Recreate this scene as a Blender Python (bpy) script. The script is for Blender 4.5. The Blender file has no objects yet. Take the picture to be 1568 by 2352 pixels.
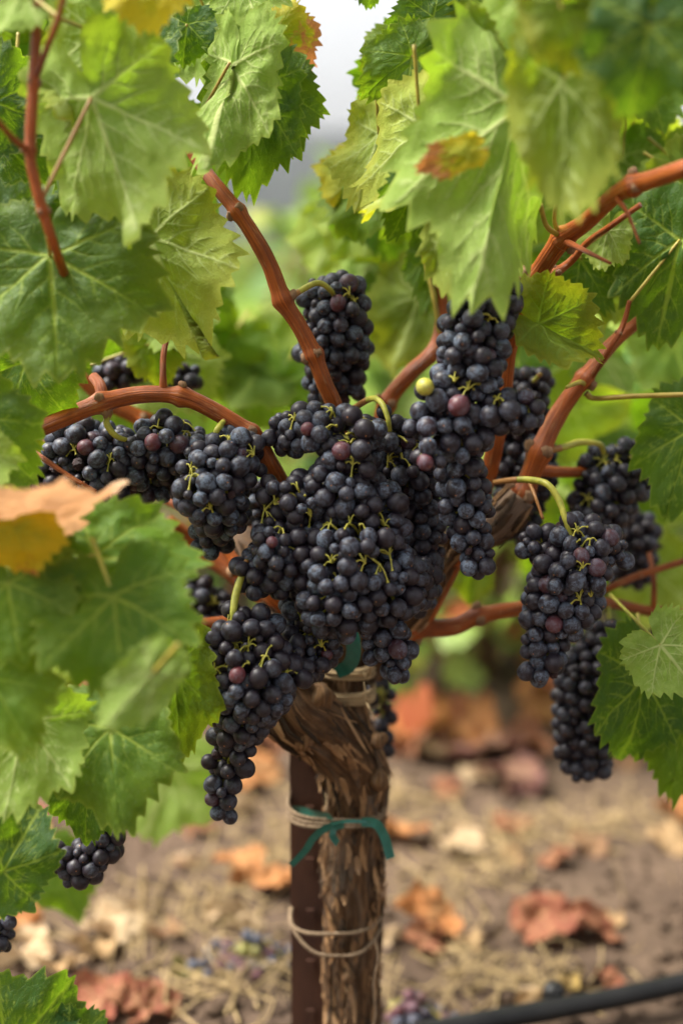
import bpy, math, random
import numpy as np
from mathutils import Vector, Matrix, Quaternion

SC = bpy.context.scene
COL = SC.collection
R_ = math.radians
rng = np.random.default_rng(7)
random.seed(7)

# ------------------------------------------------------------------ camera
PITCH = R_(10.7)
CAM = np.array([0.0, -1.28, 0.87])
FWD = np.array([0, math.cos(PITCH), -math.sin(PITCH)])
UPV = np.array([0, math.sin(PITCH), math.cos(PITCH)])
RGT = np.array([1.0, 0, 0])
LENS = 50.0
FOCUS = 1.215
cam_d = bpy.data.cameras.new('camera')
cam = bpy.data.objects.new('camera', cam_d)
COL.objects.link(cam)
cam.location = CAM
cam.rotation_euler = (R_(90) - PITCH, 0, 0)
cam_d.sensor_fit = 'VERTICAL'
cam_d.sensor_height = 36.0
cam_d.lens = LENS
cam_d.clip_start = 0.05
cam_d.clip_end = 6000
cam_d.dof.use_dof = True
cam_d.dof.focus_distance = FOCUS
cam_d.dof.aperture_fstop = 1.7
SC.camera = cam

# ------------------------------------------------------------------ light
SUN_EL, SUN_AZ = R_(58), R_(-84)      # azimuth from +Y towards +X
world = bpy.data.worlds.new('World')
SC.world = world
world.use_nodes = True
wn, wl = world.node_tree.nodes, world.node_tree.links
wn.clear()
sky = wn.new('ShaderNodeTexSky')
sky.sky_type = 'NISHITA'
sky.sun_disc = False
sky.sun_elevation = SUN_EL
sky.sun_rotation = SUN_AZ
sky.air_density = 1.0
sky.dust_density = 6.0
sky.ozone_density = 1.0
hsv = wn.new('ShaderNodeHueSaturation')
hsv.inputs['Saturation'].default_value = 0.14
bg = wn.new('ShaderNodeBackground')
bg.inputs['Strength'].default_value = 0.05
wo = wn.new('ShaderNodeOutputWorld')
wl.new(sky.outputs[0], hsv.inputs['Color'])
wl.new(hsv.outputs[0], bg.inputs[0])
wl.new(bg.outputs[0], wo.inputs[0])
sun_d = bpy.data.lights.new('sun', 'SUN')
sun_d.energy = 1.5
sun_d.angle = R_(24)
sun_d.color = (1.0, 0.95, 0.86)
sun = bpy.data.objects.new('sun', sun_d)
COL.objects.link(sun)
sd = Vector((math.sin(SUN_AZ) * math.cos(SUN_EL), math.cos(SUN_AZ) * math.cos(SUN_EL), math.sin(SUN_EL)))
sun.rotation_euler = sd.to_track_quat('Z', 'Y').to_euler()
sun.location = (0, 0, 5)

SC.view_settings.view_transform = 'Standard'
SC.view_settings.look = 'None'
SC.view_settings.exposure = 2.7
SC.view_settings.gamma = 1.0
SC.view_settings.use_curve_mapping = False
SC.render.engine = 'CYCLES'
cy = SC.cycles
cy.use_denoising = True
try:
    cy.denoiser = 'OPENIMAGEDENOISE'
except Exception:
    pass
cy.max_bounces = 8
cy.diffuse_bounces = 4
cy.glossy_bounces = 3
cy.transmission_bounces = 6
cy.volume_bounces = 1
cy.caustics_reflective = False
cy.caustics_refractive = False

# ------------------------------------------------------------------ pixels to directions (1568 x 2352 frame)
K = 36.0 / LENS / 2352.0
def ray(px, py):
    return FWD + RGT * ((px - 784) * K) + UPV * ((1176 - py) * K)
def at(px, py, Y):
    d = ray(px, py)
    return CAM + d * ((Y - CAM[1]) / d[1])
def on_ground(px, py, z=0.0):
    d = ray(px, py)
    return CAM + d * ((z - CAM[2]) / d[2])
def mpp(Y, py=1176):
    d = ray(784, py)
    return (Y - CAM[1]) / d[1] * K        # metres per pixel

# ------------------------------------------------------------------ mesh helpers
def norm(v):
    return v / (np.linalg.norm(v, axis=-1, keepdims=True) + 1e-12)

def make_mesh(name, V, F, mat=None, uv=None, attrs=None, smooth=True):
    me = bpy.data.meshes.new(name)
    V = np.asarray(V, dtype=np.float32)
    F = [tuple(int(i) for i in f) for f in F] if not isinstance(F, np.ndarray) else F.tolist()
    me.from_pydata(V.tolist(), [], F)
    if uv is not None:
        lay = me.uv_layers.new(name='UVMap')
        li = np.empty(len(me.loops), dtype=np.int32)
        me.loops.foreach_get('vertex_index', li)
        lay.data.foreach_set('uv', np.asarray(uv, dtype=np.float32)[li].ravel())
    for k, a in (attrs or {}).items():
        at_ = me.attributes.new(k, 'FLOAT', 'POINT')
        at_.data.foreach_set('value', np.asarray(a, dtype=np.float32))
    if mat is not None:
        me.materials.append(mat)
    if smooth:
        me.polygons.foreach_set('use_smooth', np.ones(len(me.polygons), dtype=bool))
    me.update()
    return me

def obj(name, me, parent=None, label=None, cat=None, group=None, kind=None):
    o = bpy.data.objects.new(name, me)
    COL.objects.link(o)
    if parent is not None:
        o.parent = parent
    if label: o['label'] = label
    if cat: o['category'] = cat
    if group: o['group'] = group
    if kind: o['kind'] = kind
    return o

def empty(name, loc, label=None, cat=None, group=None):
    o = obj(name, None, None, label, cat, group)
    o.location = loc
    o.empty_display_size = 0.02
    return o

class MB:
    def __init__(s):
        s.V, s.F, s.UV, s.n = [], [], [], 0
        s.T = []
    def add(s, V, F, UV=None, tint=None):
        V = np.asarray(V, float)
        s.V.append(V)
        s.F.extend([tuple(i + s.n for i in f) for f in F])
        s.UV.append(np.zeros((len(V), 2)) if UV is None else UV)
        s.T.append(np.full(len(V), 0.0 if tint is None else tint))
        s.n += len(V)
    def mesh(s, name, mat, origin=(0, 0, 0), smooth=True):
        V = np.concatenate(s.V) - np.asarray(origin, float)
        return make_mesh(name, V, s.F, mat, np.concatenate(s.UV), {'tint': np.concatenate(s.T)}, smooth)

def catmull(P, n=8):
    P = np.asarray(P, float)
    if len(P) < 3:
        t = np.linspace(0, 1, n + 1)[:, None]
        return P[0] * (1 - t) + P[-1] * t
    Q = np.vstack([2 * P[0] - P[1], P, 2 * P[-1] - P[-2]])
    out = []
    for i in range(1, len(Q) - 2):
        p0, p1, p2, p3 = Q[i - 1], Q[i], Q[i + 1], Q[i + 2]
        for k in range(n):
            t = k / n
            out.append(0.5 * (2 * p1 + (p2 - p0) * t + (2 * p0 - 5 * p1 + 4 * p2 - p3) * t * t
                              + (3 * p1 - p0 - 3 * p2 + p3) * t ** 3))
    out.append(P[-1])
    return np.array(out)

def tube(P, Rr, seg=10, cap=True, ridge=0.0, nr=9, phase=0.0, disp=None):
    """P Nx3, Rr N ; returns V,F,UV (u round, v metres along)"""
    P = np.asarray(P, float); N = len(P)
    Rr = np.broadcast_to(np.asarray(Rr, float), (N,))
    T = norm(np.gradient(P, axis=0))
    ref = np.array([0, 0, 1.0]) if abs(T[0][2]) < 0.9 else np.array([0, 1.0, 0])
    n0 = norm(np.cross(T[0], ref))
    Ns = [n0]
    for i in range(1, N):
        v = Ns[-1] - T[i] * np.dot(Ns[-1], T[i])
        Ns.append(norm(v))
    Ns = np.array(Ns); Bs = np.cross(T, Ns)
    a = np.linspace(0, 2 * math.pi, seg, endpoint=False)
    L = np.concatenate([[0], np.cumsum(np.linalg.norm(np.diff(P, axis=0), axis=1))])
    rr = Rr[:, None] * (1 + ridge * np.sin(a * nr + phase)[None, :])
    if disp is not None:
        rr = rr + disp(L[:, None], a[None, :], Rr[:, None])
    V = P[:, None, :] + rr[..., None] * (np.cos(a)[None, :, None] * Ns[:, None, :] + np.sin(a)[None, :, None] * Bs[:, None, :])
    V = V.reshape(-1, 3)
    au = np.abs(a / math.pi - 1.0)                      # mirrored so there is no seam
    UV = np.stack([np.broadcast_to(au[None, :], (N, seg)), np.broadcast_to(L[:, None], (N, seg))], -1).reshape(-1, 2)
    F = []
    for i in range(N - 1):
        for j in range(seg):
            k = (j + 1) % seg
            F.append((i * seg + j, i * seg + k, (i + 1) * seg + k, (i + 1) * seg + j))
    if cap:
        V = np.vstack([V, P[:1], P[-1:]]); UV = np.vstack([UV, [[0, 0]], [[0, L[-1]]]])
        c0, c1 = N * seg, N * seg + 1
        for j in range(seg):
            k = (j + 1) % seg
            F.append((c0, k, j)); F.append((c1, (N - 1) * seg + j, (N - 1) * seg + k))
    return V, F, UV

def box(c, ax, ay, az):
    c = np.asarray(c, float); ax, ay, az = (np.asarray(q, float) for q in (ax, ay, az))
    V = np.array([c + sx * ax + sy * ay + sz * az for sz in (-1, 1) for sy in (-1, 1) for sx in (-1, 1)])
    F = [(0, 2, 3, 1), (4, 5, 7, 6), (0, 1, 5, 4), (2, 6, 7, 3), (0, 4, 6, 2), (1, 3, 7, 5)]
    return V, F

# smooth value noise
_perm = rng.random((64, 64, 64)).astype(np.float32)
def vnoise(x, y, z):
    x, y, z = np.broadcast_arrays(np.asarray(x, float), np.asarray(y, float), np.asarray(z, float))
    xi, yi, zi = np.floor(x).astype(int), np.floor(y).astype(int), np.floor(z).astype(int)
    fx, fy, fz = x - xi, y - yi, z - zi
    fx, fy, fz = (f * f * (3 - 2 * f) for f in (fx, fy, fz))
    def g(a, b, c): return _perm[(xi + a) & 63, (yi + b) & 63, (zi + c) & 63]
    x00 = g(0, 0, 0) * (1 - fx) + g(1, 0, 0) * fx
    x10 = g(0, 1, 0) * (1 - fx) + g(1, 1, 0) * fx
    x01 = g(0, 0, 1) * (1 - fx) + g(1, 0, 1) * fx
    x11 = g(0, 1, 1) * (1 - fx) + g(1, 1, 1) * fx
    return (x00 * (1 - fy) + x10 * fy) * (1 - fz) + (x01 * (1 - fy) + x11 * fy) * fz - 0.5
def fbm(x, y, z, o=4):
    s, a = 0, 1.0
    for i in range(o):
        s = s + a * vnoise(x * 2 ** i + 11.3 * i, y * 2 ** i + 5.1 * i, z * 2 ** i + 3.7 * i); a *= 0.5
    return s

# ------------------------------------------------------------------ materials
class NT:
    def __init__(s, name):
        s.m = bpy.data.materials.new(name); s.m.use_nodes = True
        s.t = s.m.node_tree; s.t.nodes.clear()
        s.out = s.t.nodes.new('ShaderNodeOutputMaterial')
    def n(s, typ, **kw):
        nd = s.t.nodes.new(typ)
        for k, v in kw.items():
            if k.startswith('i_'):
                key = k[2:].replace('_', ' ')
                nd.inputs[int(key) if key.isdigit() else key].default_value = v
            else:
                setattr(nd, k, v)
        return nd
    def l(s, a, b):
        s.t.links.new(a, b)
    def math(s, op, a, b=None, c=None, clamp=False):
        nd = s.n('ShaderNodeMath', operation=op, use_clamp=clamp)
        for i, v in enumerate((a, b, c)):
            if v is None: continue
            if isinstance(v, (int, float)): nd.inputs[i].default_value = v
            else: s.l(v, nd.inputs[i])
        return nd.outputs[0]
    def mix(s, f, a, b, blend='MIX'):
        nd = s.n('ShaderNodeMix', data_type='RGBA', blend_type=blend)
        nd.clamp_factor = True
        for i, v in ((0, f), (6, a), (7, b)):
            if isinstance(v, (int, float)): nd.inputs[i].default_value = v
            elif isinstance(v, tuple): nd.inputs[i].default_value = (*v, 1.0)
            else: s.l(v, nd.inputs[i])
        return nd.outputs[2]
    def ramp(s, f, stops, interp='LINEAR'):
        nd = s.n('ShaderNodeValToRGB'); cr = nd.color_ramp; cr.interpolation = interp
        while len(cr.elements) < len(stops): cr.elements.new(0.5)
        for e, (p, c) in zip(cr.elements, stops):
            e.position = p; e.color = (*c, 1.0) if isinstance(c, tuple) else (c, c, c, 1.0)
        s.l(f, nd.inputs[0]); return nd.outputs[0]
    def noise(s, vec, scale, detail=3, rough=0.55, dist=0.0, dim='3D'):
        nd = s.n('ShaderNodeTexNoise', noise_dimensions=dim)
        nd.inputs['Scale'].default_value = scale; nd.inputs['Detail'].default_value = detail
        nd.inputs['Roughness'].default_value = rough; nd.inputs['Distortion'].default_value = dist
        s.l(vec, nd.inputs['Vector']); return nd.outputs[0]
    def vmul(s, v, x):
        nd = s.n('ShaderNodeVectorMath', operation='MULTIPLY'); s.l(v, nd.inputs[0]); nd.inputs[1].default_value = x
        return nd.outputs[0]
    def vadd(s, v, w):
        nd = s.n('ShaderNodeVectorMath', operation='ADD'); s.l(v, nd.inputs[0]); s.l(w, nd.inputs[1]); return nd.outputs[0]
    def bump(s, h, strength, dist=0.001, prev=None):
        nd = s.n('ShaderNodeBump'); nd.inputs['Strength'].default_value = strength
        nd.inputs['Distance'].default_value = dist; s.l(h, nd.inputs['Height'])
        if prev is not None: s.l(prev, nd.inputs['Normal'])
        return nd.outputs[0]
    def principled(s, color, rough=0.5, normal=None, spec=0.5, **kw):
        p = s.n('ShaderNodeBsdfPrincipled')
        if isinstance(color, tuple): p.inputs['Base Color'].default_value = (*color, 1)
        else: s.l(color, p.inputs['Base Color'])
        if isinstance(rough, (int, float)): p.inputs['Roughness'].default_value = rough
        else: s.l(rough, p.inputs['Roughness'])
        p.inputs['Specular IOR Level'].default_value = spec
        if normal is not None: s.l(normal, p.inputs['Normal'])
        for k, v in kw.items(): p.inputs[k.replace('_', ' ')].default_value = v
        return p
    def done(s, shader):
        s.l(shader, s.out.inputs['Surface']); return s.m

def leaf_material():
    m = NT('vine_leaf')
    uv = m.n('ShaderNodeUVMap').outputs[0]
    oi = m.n('ShaderNodeObjectInfo')
    sep = m.n('ShaderNodeSeparateColor'); m.l(oi.outputs['Color'], sep.inputs[0])
    yel, brn, drk = sep.outputs[0], sep.outputs[1], sep.outputs[2]
    rnd = oi.outputs['Random']
    comb = m.n('ShaderNodeCombineXYZ'); m.l(m.math('MULTIPLY', rnd, 37.0), comb.inputs[2])
    p = m.vadd(uv, comb.outputs[0])
    vein = m.n('ShaderNodeAttribute', attribute_name='vein').outputs['Fac']
    edge = m.n('ShaderNodeAttribute', attribute_name='edge').outputs['Fac']
    back = m.n('ShaderNodeNewGeometry').outputs['Backfacing']
    big = m.noise(p, 2.2, 3)
    mid = m.noise(p, 9.0, 4)
    fine = m.noise(p, 60.0, 2)
    vor = m.n('ShaderNodeTexVoronoi', feature='DISTANCE_TO_EDGE'); vor.inputs['Scale'].default_value = 17.0
    m.l(m.vadd(p, m.vmul(m.n('ShaderNodeTexNoise').outputs[1], (0.0, 0.0, 0.0))), vor.inputs['Vector'])
    net = m.ramp(vor.outputs['Distance'], [(0.0, 1.0), (0.055, 0.0)])
    net = m.math('MULTIPLY', net, m.ramp(mid, [(0.35, 0.25), (0.7, 1.0)]))
    # upper side
    top = m.mix(m.ramp(big, [(0.3, 0.0), (0.72, 1.0)]), (0.040, 0.120, 0.010), (0.086, 0.190, 0.012))
    top = m.mix(m.math('MULTIPLY', drk, 0.85), top, (0.016, 0.054, 0.016))
    und = m.mix(m.ramp(mid, [(0.35, 0.0), (0.7, 1.0)]), (0.225, 0.345, 0.066), (0.305, 0.420, 0.105))
    und = m.mix(m.math('MULTIPLY', drk, 0.85), und, (0.075, 0.140, 0.020))
    col = m.mix(back, top, und)
    # veins and the fine net
    vcol = m.mix(back, (0.250, 0.320, 0.045), (0.50, 0.55, 0.22))
    col = m.mix(m.math('MULTIPLY', net, 0.28), col, vcol)
    col = m.mix(m.math('MULTIPLY', vein, 0.95), col, vcol)
    # yellowing from the margin, between veins
    ey = m.math('POWER', edge, 2.2)
    yf = m.math('ADD', m.math('MULTIPLY', ey, 0.75), m.math('MULTIPLY', big, 0.8))
    yf = m.math('MULTIPLY', yf, m.math('MULTIPLY', m.math('POWER', yel, 1.5), 1.35))
    yf = m.math('SUBTRACT', yf, m.math('MULTIPLY', vein, 0.25), clamp=True)
    col = m.mix(yf, col, m.mix(back, (0.46, 0.38, 0.010), (0.42, 0.38, 0.030)))
    # a thin pale rim on every leaf
    rim = m.ramp(edge, [(0.955, 0.0), (1.0, 0.8)])
    col = m.mix(m.math('MULTIPLY', rim, 0.55), col, (0.34, 0.38, 0.06))
    # rust / dead patches
    sp = m.math('ADD', m.math('MULTIPLY', mid, 0.8), m.math('MULTIPLY', big, 0.6))
    sx_ = m.n('ShaderNodeSeparateXYZ'); m.l(uv, sx_.inputs[0])
    bf = m.math('ADD', m.math('MULTIPLY', brn, 1.0), m.math('ADD', m.math('MULTIPLY', edge, 0.15), m.math('MULTIPLY', sx_.outputs[0], 0.45)))
    bf = m.math('MULTIPLY', m.math('SUBTRACT', m.math('ADD', bf, sp), 1.42), 6.0, clamp=True)
    dead = m.mix(fine, (0.42, 0.13, 0.03), (0.52, 0.24, 0.08))
    dead = m.mix(m.math('SUBTRACT', brn, 0.5, clamp=True), dead, m.mix(mid, (0.46, 0.28, 0.15), (0.70, 0.54, 0.36)))
    col = m.mix(bf, col, dead)
    # small pale specks
    v2 = m.n('ShaderNodeTexVoronoi', feature='F1'); v2.inputs['Scale'].default_value = 13.0; m.l(p, v2.inputs['Vector'])
    spk = m.math('MULTIPLY', m.ramp(v2.outputs['Distance'], [(0.05, 1.0), (0.12, 0.0)]), m.ramp(big, [(0.52, 0.0), (0.62, 1.0)]))
    col = m.mix(m.math('MULTIPLY', spk, 0.6), col, (0.42, 0.36, 0.12))
    h = m.math('ADD', m.math('MULTIPLY', net, -0.6), m.math('MULTIPLY', fine, 0.5))
    h = m.math('ADD', h, m.math('MULTIPLY', mid, 1.2))
    nrm = m.bump(h, 0.75, 0.0014)
    rough = m.mix(back, (0.52, 0.52, 0.52), (0.8, 0.8, 0.8))
    pr = m.principled(col, rough, nrm, 0.2)
    tr = m.n('ShaderNodeBsdfTranslucent')
    tc = m.mix(1.0, col, (1.15, 1.40, 0.40), 'MULTIPLY')
    tc = m.mix(0.60, tc, (0.245, 0.410, 0.008))
    tc = m.mix(m.math('MULTIPLY', yf, 0.9), tc, (0.62, 0.46, 0.02))
    tc = m.mix(bf, tc, m.mix(0.5, dead, (0.40, 0.14, 0.02)))
    m.l(tc, tr.inputs['Color']); m.l(nrm, tr.inputs['Normal'])
    mx = m.n('ShaderNodeMixShader'); mx.inputs[0].default_value = 0.50
    m.l(pr.outputs[0], mx.inputs[1]); m.l(tr.outputs[0], mx.inputs[2])
    return m.done(mx.outputs[0])

def dry_leaf_material():
    m = NT('dry_leaf')
    uv = m.n('ShaderNodeUVMap').outputs[0]
    oi = m.n('ShaderNodeObjectInfo')
    vein = m.n('ShaderNodeAttribute', attribute_name='vein').outputs['Fac']
    comb = m.n('ShaderNodeCombineXYZ'); m.l(m.math('MULTIPLY', oi.outputs['Random'], 37.0), comb.inputs[2])
    p = m.vadd(uv, comb.outputs[0])
    n1 = m.noise(p, 4, 4); n2 = m.noise(p, 30, 3)
    c = m.mix(m.ramp(n1, [(0.35, 0.0), (0.7, 1.0)]), oi.outputs['Color'], m.mix(0.5, oi.outputs['Color'], (0.45, 0.27, 0.12)))
    c = m.mix(m.math('MULTIPLY', vein, 0.4), c, (0.42, 0.30, 0.15))
    c = m.mix(m.math('MULTIPLY', n2, 0.35), c, (0.16, 0.07, 0.03))
    nrm = m.bump(m.math('ADD', n1, n2), 0.5, 0.002)
    pr = m.principled(c, 0.75, nrm, 0.25)
    tr = m.n('ShaderNodeBsdfTranslucent'); m.l(c, tr.inputs['Color'])
    mx = m.n('ShaderNodeMixShader'); mx.inputs[0].default_value = 0.2
    m.l(pr.outputs[0], mx.inputs[1]); m.l(tr.outputs[0], mx.inputs[2])
    return m.done(mx.outputs[0])

def far_leaf_material():
    m = NT('far_leaf')
    t = m.n('ShaderNodeAttribute', attribute_name='tint').outputs['Fac']
    back = m.n('ShaderNodeNewGeometry').outputs['Backfacing']
    c = m.ramp(t, [(0.0, (0.055, 0.150, 0.022)), (0.45, (0.165, 0.28, 0.038)), (0.75, (0.32, 0.40, 0.06)),
                   (0.86, (0.42, 0.36, 0.05)), (0.93, (0.36, 0.10, 0.03)), (1.0, (0.30, 0.05, 0.03))])
    c2 = m.mix(0.6, c, (0.28, 0.35, 0.14))
    c = m.mix(back, c, c2)
    pr = m.principled(c, 0.5, None, 0.4)
    tr = m.n('ShaderNodeBsdfTranslucent')
    m.l(m.mix(0.5, c, (0.33, 0.48, 0.05)), tr.inputs['Color'])
    mx = m.n('ShaderNodeMixShader'); mx.inputs[0].default_value = 0.42
    m.l(pr.outputs[0], mx.inputs[1]); m.l(tr.outputs[0], mx.inputs[2])
    return m.done(mx.outputs[0])

def cane_material(name, c1, c2, c3, rough=0.5):
    m = NT(name)
    uv = m.n('ShaderNodeUVMap').outputs[0]
    oi = m.n('ShaderNodeObjectInfo')
    tc = m.n('ShaderNodeTexCoord').outputs['Object']
    comb = m.n('ShaderNodeCombineXYZ'); m.l(m.math('MULTIPLY', oi.outputs['Random'], 51.0), comb.inputs[2])
    s1 = m.noise(m.vadd(m.vmul(uv, (22.0, 18.0, 1.0)), comb.outputs[0]), 1.0, 4)
    s2 = m.noise(m.vadd(m.vmul(uv, (9.0, 60.0, 1.0)), comb.outputs[0]), 1.0, 3)
    lg = m.noise(tc, 34.0, 5)
    c = m.mix(m.ramp(s1, [(0.32, 0.0), (0.68, 1.0)]), c2, c1)
    c = m.mix(m.math('MULTIPLY', m.ramp(lg, [(0.45, 0.0), (0.75, 1.0)]), 0.7), c, c3)
    c = m.mix(m.math('MULTIPLY', m.ramp(s2, [(0.58, 0.0), (0.72, 1.0)]), 0.45), c, (0.40, 0.22, 0.10))
    nrm = m.bump(m.math('ADD', s1, m.math('MULTIPLY', s2, 0.4)), 0.9, 0.0016)
    return m.done(m.principled(c, rough, nrm, 0.28).outputs[0])

def stem_material():
    m = NT('green_stem')
    tc = m.n('ShaderNodeTexCoord').outputs['Object']
    t = m.n('ShaderNodeAttribute', attribute_name='tint').outputs['Fac']
    n = m.noise(tc, 90.0, 3)
    c = m.mix(m.ramp(n, [(0.35, 0.0), (0.7, 1.0)]), (0.22, 0.23, 0.025), (0.42, 0.38, 0.050))
    c = m.mix(t, c, (0.26, 0.095, 0.03))
    nrm = m.bump(n, 0.3, 0.001)
    return m.done(m.principled(c, 0.5, nrm, 0.4).outputs[0])

def berry_material():
    m = NT('grape_skin')
    oi = m.n('ShaderNodeObjectInfo')
    tc = m.n('ShaderNodeTexCoord').outputs['Object']
    sep = m.n('ShaderNodeSeparateColor'); m.l(oi.outputs['Color'], sep.inputs[0])
    red, grn, blm = sep.outputs[0], sep.outputs[1], sep.outputs[2]
    comb = m.n('ShaderNodeCombineXYZ')
    m.l(m.math('MULTIPLY', oi.outputs['Random'], 71.0), comb.inputs[0])
    m.l(m.math('MULTIPLY', oi.outputs['Random'], 13.0), comb.inputs[1])
    p = m.vadd(tc, comb.outputs[0])
    big = m.noise(p, 0.95, 3, 0.6, 0.4)
    mid = m.noise(p, 2.6, 4, 0.7)
    fin = m.noise(p, 7.0, 2, 0.6)
    skin = m.mix(big, (0.007, 0.006, 0.010), (0.020, 0.010, 0.014))
    skin = m.mix(red, skin, m.mix(mid, (0.075, 0.012, 0.018), (0.15, 0.032, 0.034)))
    skin = m.mix(grn, skin, m.mix(big, (0.30, 0.30, 0.04), (0.42, 0.36, 0.05)))
    # waxy bloom: broad patches rubbed off, dark pin-specks
    a = m.ramp(big, [(0.43, 0.0), (0.54, 1.0)])
    b = m.ramp(mid, [(0.42, 0.15), (0.53, 1.0)])
    s = m.ramp(fin, [(0.34, 0.0), (0.42, 1.0)])
    mask = m.math('MULTIPLY', m.math('MULTIPLY', a, b), s)
    mask = m.math('ADD', m.math('MULTIPLY', mask, 0.90), 0.03)
    mask = m.math('MULTIPLY', mask, blm, clamp=True)
    col = m.mix(mask, skin, m.mix(red, (0.098, 0.124, 0.168), (0.12, 0.075, 0.09)))
    # stigma scar
    scar = m.n('ShaderNodeSeparateXYZ'); m.l(tc, scar.inputs[0])
    rr = m.math('ADD', m.math('MULTIPLY', scar.outputs[0], scar.outputs[0]), m.math('MULTIPLY', scar.outputs[1], scar.outputs[1]))
    z = m.math('MULTIPLY', m.math('LESS_THAN', rr, 0.006), m.math('LESS_THAN', scar.outputs[2], 0.0))
    col = m.mix(z, col, (0.30, 0.13, 0.05))
    rough = m.math('ADD', m.math('MULTIPLY', mask, 0.30), 0.44)
    nrm = m.bump(mid, 0.06, 0.02)
    pr = m.principled(col, rough, nrm, 0.36)
    return m.done(pr.outputs[0])

def bark_material():
    m = NT('vine_bark')
    uv = m.n('ShaderNodeUVMap').outputs[0]
    tc = m.n('ShaderNodeTexCoord').outputs['Object']
    oi = m.n('ShaderNodeObjectInfo')
    t = m.n('ShaderNodeAttribute', attribute_name='tint').outputs['Fac']
    s1 = m.noise(m.vmul(uv, (14.0, 26.0, 1.0)), 1.0, 5, 0.65, 0.6)
    s2 = m.noise(m.vmul(uv, (5.0, 9.0, 1.0)), 1.0, 3, 0.6, 0.5)
    g = m.noise(tc, 120.0, 3)
    c = m.ramp(m.math('ADD', m.math('MULTIPLY', s1, 0.75), m.math('MULTIPLY', t, 0.45)),
               [(0.25, (0.018, 0.011, 0.006)), (0.42, (0.085, 0.042, 0.018)), (0.58, (0.23, 0.122, 0.052)), (0.82, (0.42, 0.26, 0.13))])
    c = m.mix(m.math('MULTIPLY', m.ramp(s2, [(0.5, 0.0), (0.7, 1.0)]), 0.5), c, (0.20, 0.16, 0.12))
    c = m.mix(m.math('MULTIPLY', g, 0.25), c, (0.05, 0.035, 0.02))
    nrm = m.bump(m.math('ADD', s1, m.math('MULTIPLY', g, 0.3)), 1.0, 0.005)
    return m.done(m.principled(c, 0.85, nrm, 0.2).outputs[0])

def simple_material(name, c1, c2, scale, rough=0.7, bump=0.4, dist=0.002, spec=0.3, stretch=None):
    m = NT(name)
    tc = m.n('ShaderNodeTexCoord').outputs['Object']
    if stretch: tc = m.vmul(tc, stretch)
    n = m.noise(tc, scale, 5, 0.6)
    c = m.mix(m.ramp(n, [(0.3, 0.0), (0.7, 1.0)]), c1, c2)
    return m.done(m.principled(c, rough, m.bump(n, bump, dist), spec).outputs[0])

def soil_material():
    m = NT('soil')
    tc = m.n('ShaderNodeTexCoord').outputs['Object']
    a = m.noise(tc, 1.1, 4); b = m.noise(tc, 9.0, 5, 0.65); c_ = m.noise(tc, 60.0, 4, 0.6)
    c = m.mix(m.ramp(b, [(0.3, 0.0), (0.7, 1.0)]), (0.050, 0.033, 0.023), (0.130, 0.087, 0.058))
    c = m.mix(m.math('MULTIPLY', m.ramp(a, [(0.4, 0.0), (0.65, 1.0)]), 0.45), c, (0.17, 0.115, 0.072))
    c = m.mix(m.math('MULTIPLY', c_, 0.5), c, (0.065, 0.045, 0.034))
    nrm = m.bump(m.math('ADD', b, m.math('MULTIPLY', c_, 0.4)), 0.9, 0.02)
    return m.done(m.principled(c, 0.95, nrm, 0.1).outputs[0])

M_LEAF = leaf_material()
M_DRY = dry_leaf_material()
M_FAR = far_leaf_material()
M_CANE = cane_material('cane_bark', (0.40, 0.100, 0.014), (0.165, 0.034, 0.006), (0.085, 0.019, 0.006), 0.38)
M_NODE = cane_material('node_bark', (0.36, 0.22, 0.12), (0.20, 0.10, 0.05), (0.10, 0.055, 0.03), 0.8)
M_OLD = cane_material('old_wood_bark', (0.24, 0.165, 0.11), (0.13, 0.080, 0.050), (0.075, 0.045, 0.03), 0.85)
M_STEM = stem_material()
M_BERRY = berry_material()
M_BARK = bark_material()
M_SOIL = soil_material()
M_RUST = simple_material('rusty_steel', (0.040, 0.018, 0.012), (0.095, 0.040, 0.022), 30, 0.75, 0.4, 0.001, 0.3, (1, 1, 0.25))
M_TWINE = simple_material('jute_twine', (0.12, 0.080, 0.048), (0.27, 0.195, 0.125), 300, 0.9, 0.8, 0.001, 0.1)
M_RAFFIA = simple_material('raffia', (0.24, 0.165, 0.085), (0.46, 0.34, 0.185), 160, 0.8, 0.6, 0.001, 0.2, (0.3, 1, 3))
M_TAPE = simple_material('green_tape', (0.006, 0.085, 0.060), (0.015, 0.135, 0.098), 60, 0.42, 0.2, 0.001, 0.5)
M_HOSE = simple_material('black_polythene', (0.007, 0.007, 0.007), (0.018, 0.017, 0.016), 20, 0.45, 0.15, 0.001, 0.3)
M_STRAW = simple_material('straw', (0.24, 0.165, 0.075), (0.44, 0.32, 0.16), 40, 0.8, 0.3, 0.001, 0.2)
M_HILL = simple_material('hill_forest', (0.010, 0.013, 0.013), (0.026, 0.032, 0.028), 0.03, 0.95, 0.5, 2.0, 0.1)
M_SHRIV = simple_material('shrivelled_skin', (0.012, 0.007, 0.008), (0.075, 0.022, 0.022), 220, 0.4, 0.8, 0.002, 0.5)

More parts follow.
